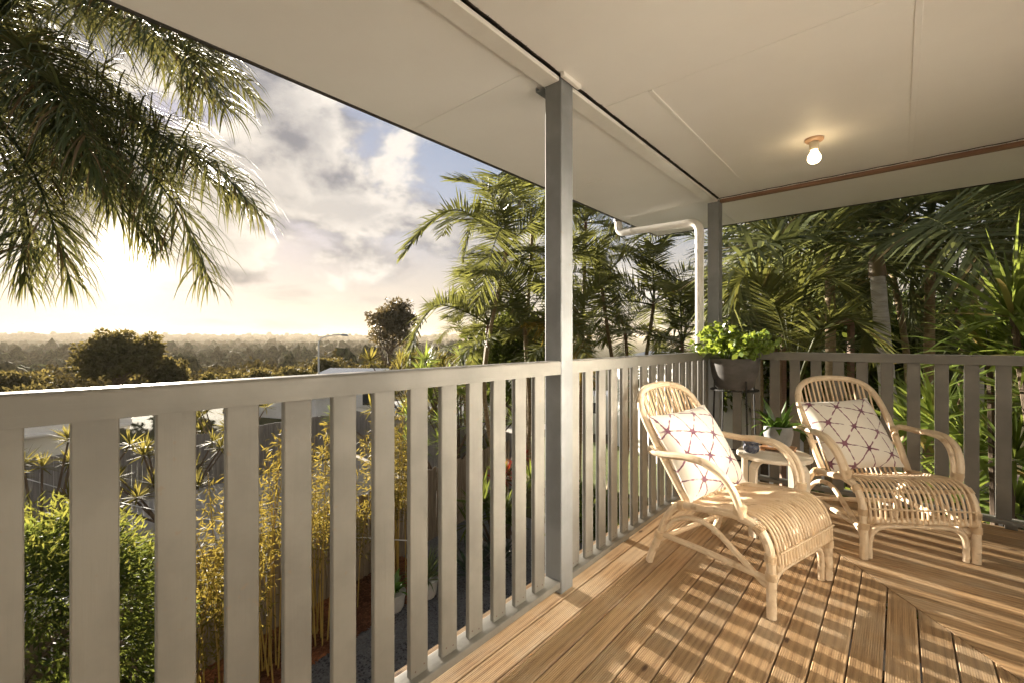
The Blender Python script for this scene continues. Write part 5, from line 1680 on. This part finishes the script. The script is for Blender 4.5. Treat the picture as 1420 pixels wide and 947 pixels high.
# ------------------------------------------------------------------ woodland on the plain
r_ = np.random.default_rng(55)
def woodland():
    VV, FF = [], []
    off = 0
    def ring(d0, d1, n, faces, hmin, hmax, rr):
        nonlocal off
        D_ = np.sqrt(r_.uniform(d0 ** 2, d1 ** 2, n)); az = r_.uniform(-1.35, .05, n)
        P = CAM + FWD * D_[:, None] + RGT * (az * D_)[:, None]
        z0 = ground_z(P[:, 0], P[:, 1])
        h = r_.uniform(hmin, hmax, n) * r_.choice([.7, 1.0, 1.25], n); rad = rr * r_.uniform(.7, 1.4, n)
        k = np.repeat(np.arange(n), faces)
        d = unit(r_.normal(0, 1, (len(k), 3))); d[:, 2] = np.abs(d[:, 2])
        lum = 1 + .2 * np.sin(d[:, 0] * 6 + k) * np.cos(d[:, 1] * 5 + k * 2)
        Q = np.column_stack([P[k, 0] + d[:, 0] * rad[k] * lum, P[k, 1] + d[:, 1] * rad[k] * lum, z0[k] + h[k] * (.25 + .75 * d[:, 2] * lum * r_.uniform(.75, 1, len(k)))])
        sz = rad[k] * 3.2 / math.sqrt(faces)
        V_, F_ = leaf_quads(Q, unit(d + r_.normal(0, .7, d.shape)), sz * r_.uniform(.8, 1.7, len(k)), sz * r_.uniform(.6, 1.1, len(k)), r_)
        VV.append(V_); FF.append(F_ + off); off += len(V_)
    ring(52, 120, 300, 200, 2.2, 4.5, 2.0)
    o = link('woodland', mesh_np('woodland', np.vstack(VV), np.vstack(FF)), M['far_leaf'])
    tag(o, 'bushes and saplings on the slope below the yards', 'woodland', kind='stuff')
    # canopies further out: lumpy crowns
    t_ = (1 + 5 ** .5) / 2
    iv = unit(np.array([(-1, t_, 0), (1, t_, 0), (-1, -t_, 0), (1, -t_, 0), (0, -1, t_), (0, 1, t_), (0, -1, -t_), (0, 1, -t_), (t_, 0, -1), (t_, 0, 1), (-t_, 0, -1), (-t_, 0, 1)], float))
    jf = [(0, 11, 5), (0, 5, 1), (0, 1, 7), (0, 7, 10), (0, 10, 11), (1, 5, 9), (5, 11, 4), (11, 10, 2), (10, 7, 6), (7, 1, 8), (3, 9, 4), (3, 4, 2), (3, 2, 6), (3, 6, 8), (3, 8, 9), (4, 9, 5), (2, 4, 11), (6, 2, 10), (8, 6, 7), (9, 8, 1)]
    def subdivide(v, f):
        v = [tuple(p) for p in v]; cache = {}; out = []
        def mid(a, b):
            k = (min(a, b), max(a, b))
            if k not in cache:
                p = np.array(v[a]) + np.array(v[b]); p /= np.linalg.norm(p)
                cache[k] = len(v); v.append(tuple(p))
            return cache[k]
        for a, b, c_ in f:
            ab, bc, ca = mid(a, b), mid(b, c_), mid(c_, a)
            out += [(a, ab, ca), (b, bc, ab), (c_, ca, bc), (ab, bc, ca)]
        return np.array(v), out
    s1 = subdivide(iv, jf); s2 = subdivide(*s1)
    CV, CF = [], []
    off2 = 0
    def crowns(d0, d1, n, sph, hmin, hmax, rr):
        nonlocal off2
        v0, f0 = sph; f0 = np.array(f0)
        D_ = np.sqrt(r_.uniform(d0 ** 2, d1 ** 2, n)); az = r_.uniform(-1.35, .05, n)
        P = CAM + FWD * D_[:, None] + RGT * (az * D_)[:, None]
        z0 = ground_z(P[:, 0], P[:, 1])
        patch = .5 + .5 * np.sin(P[:, 0] / 31 + 2 * np.sin(P[:, 1] / 47)) * np.cos(P[:, 1] / 37)
        h = (hmin + (hmax - hmin) * r_.uniform(0, 1, n) ** 2) * (.65 + .6 * patch) * r_.choice([.8, 1.0, 1.0, 1.35], n)
        rad = rr * r_.uniform(.55, 1.35, n)
        ph = r_.uniform(0, 6.28, (n, 3))
        d = np.broadcast_to(v0, (n, len(v0), 3))
        lum = 1 + .20 * np.sin(d[..., 0] * 5 + ph[:, :1]) * np.cos(d[..., 1] * 4 + ph[:, 1:2]) + .14 * np.sin(d[..., 2] * 9 + d[..., 0] * 7 + ph[:, 2:3]) + r_.normal(0, .07, d.shape[:2])
        Q = np.empty_like(d)
        Q[..., 0] = P[:, :1] + d[..., 0] * rad[:, None] * lum
        Q[..., 1] = P[:, 1:2] + d[..., 1] * rad[:, None] * lum
        Q[..., 2] = (z0 + h * .5)[:, None] + d[..., 2] * (h * .55)[:, None] * lum
        CV.append(Q.reshape(-1, 3)); CF.append(((np.arange(n) * len(v0))[:, None, None] + f0[None]).reshape(-1, 3) + off2)
        off2 += n * len(v0)
    crowns(95, 300, 1900, s2, 3.0, 7.5, 2.6)
    crowns(300, 750, 3400, s1, 4.0, 9.5, 4.2)
    crowns(750, 1700, 3600, s1, 6, 12, 8.0)
    crowns(1700, 3400, 3200, (iv, jf), 9, 20, 16.0)
    o = link('forest', mesh_np('forest', np.vstack(CV), np.vstack(CF), True), M['canopy'])
    tag(o, 'low bushland covering the plain out to the hills', 'forest', kind='stuff')
woodland()

# ------------------------------------------------------------------ evening haze over the plain
def haze():
    mb = MB().box(-9800, 9800, -9800, 9800, -60.0, 66.0)
    o = link('haze', mb.mesh('haze'))
    m = bpy.data.materials.new('evening haze'); m.use_nodes = True
    t = NT(m.node_tree)
    out = t.n('ShaderNodeOutputMaterial')
    pv = t.n('ShaderNodeVolumePrincipled')
    pv.inputs['Color'].default_value = (.96, .84, .66, 1)
    pv.inputs['Density'].default_value = 0.00019
    pv.inputs['Anisotropy'].default_value = 0.0
    t.t.links.new(pv.outputs[0], out.inputs['Volume'])
    o.data.materials.append(m)
    tag(o, 'thin warm evening haze over the plain', 'haze', kind='stuff')
HAZE = True
if HAZE:
    haze()
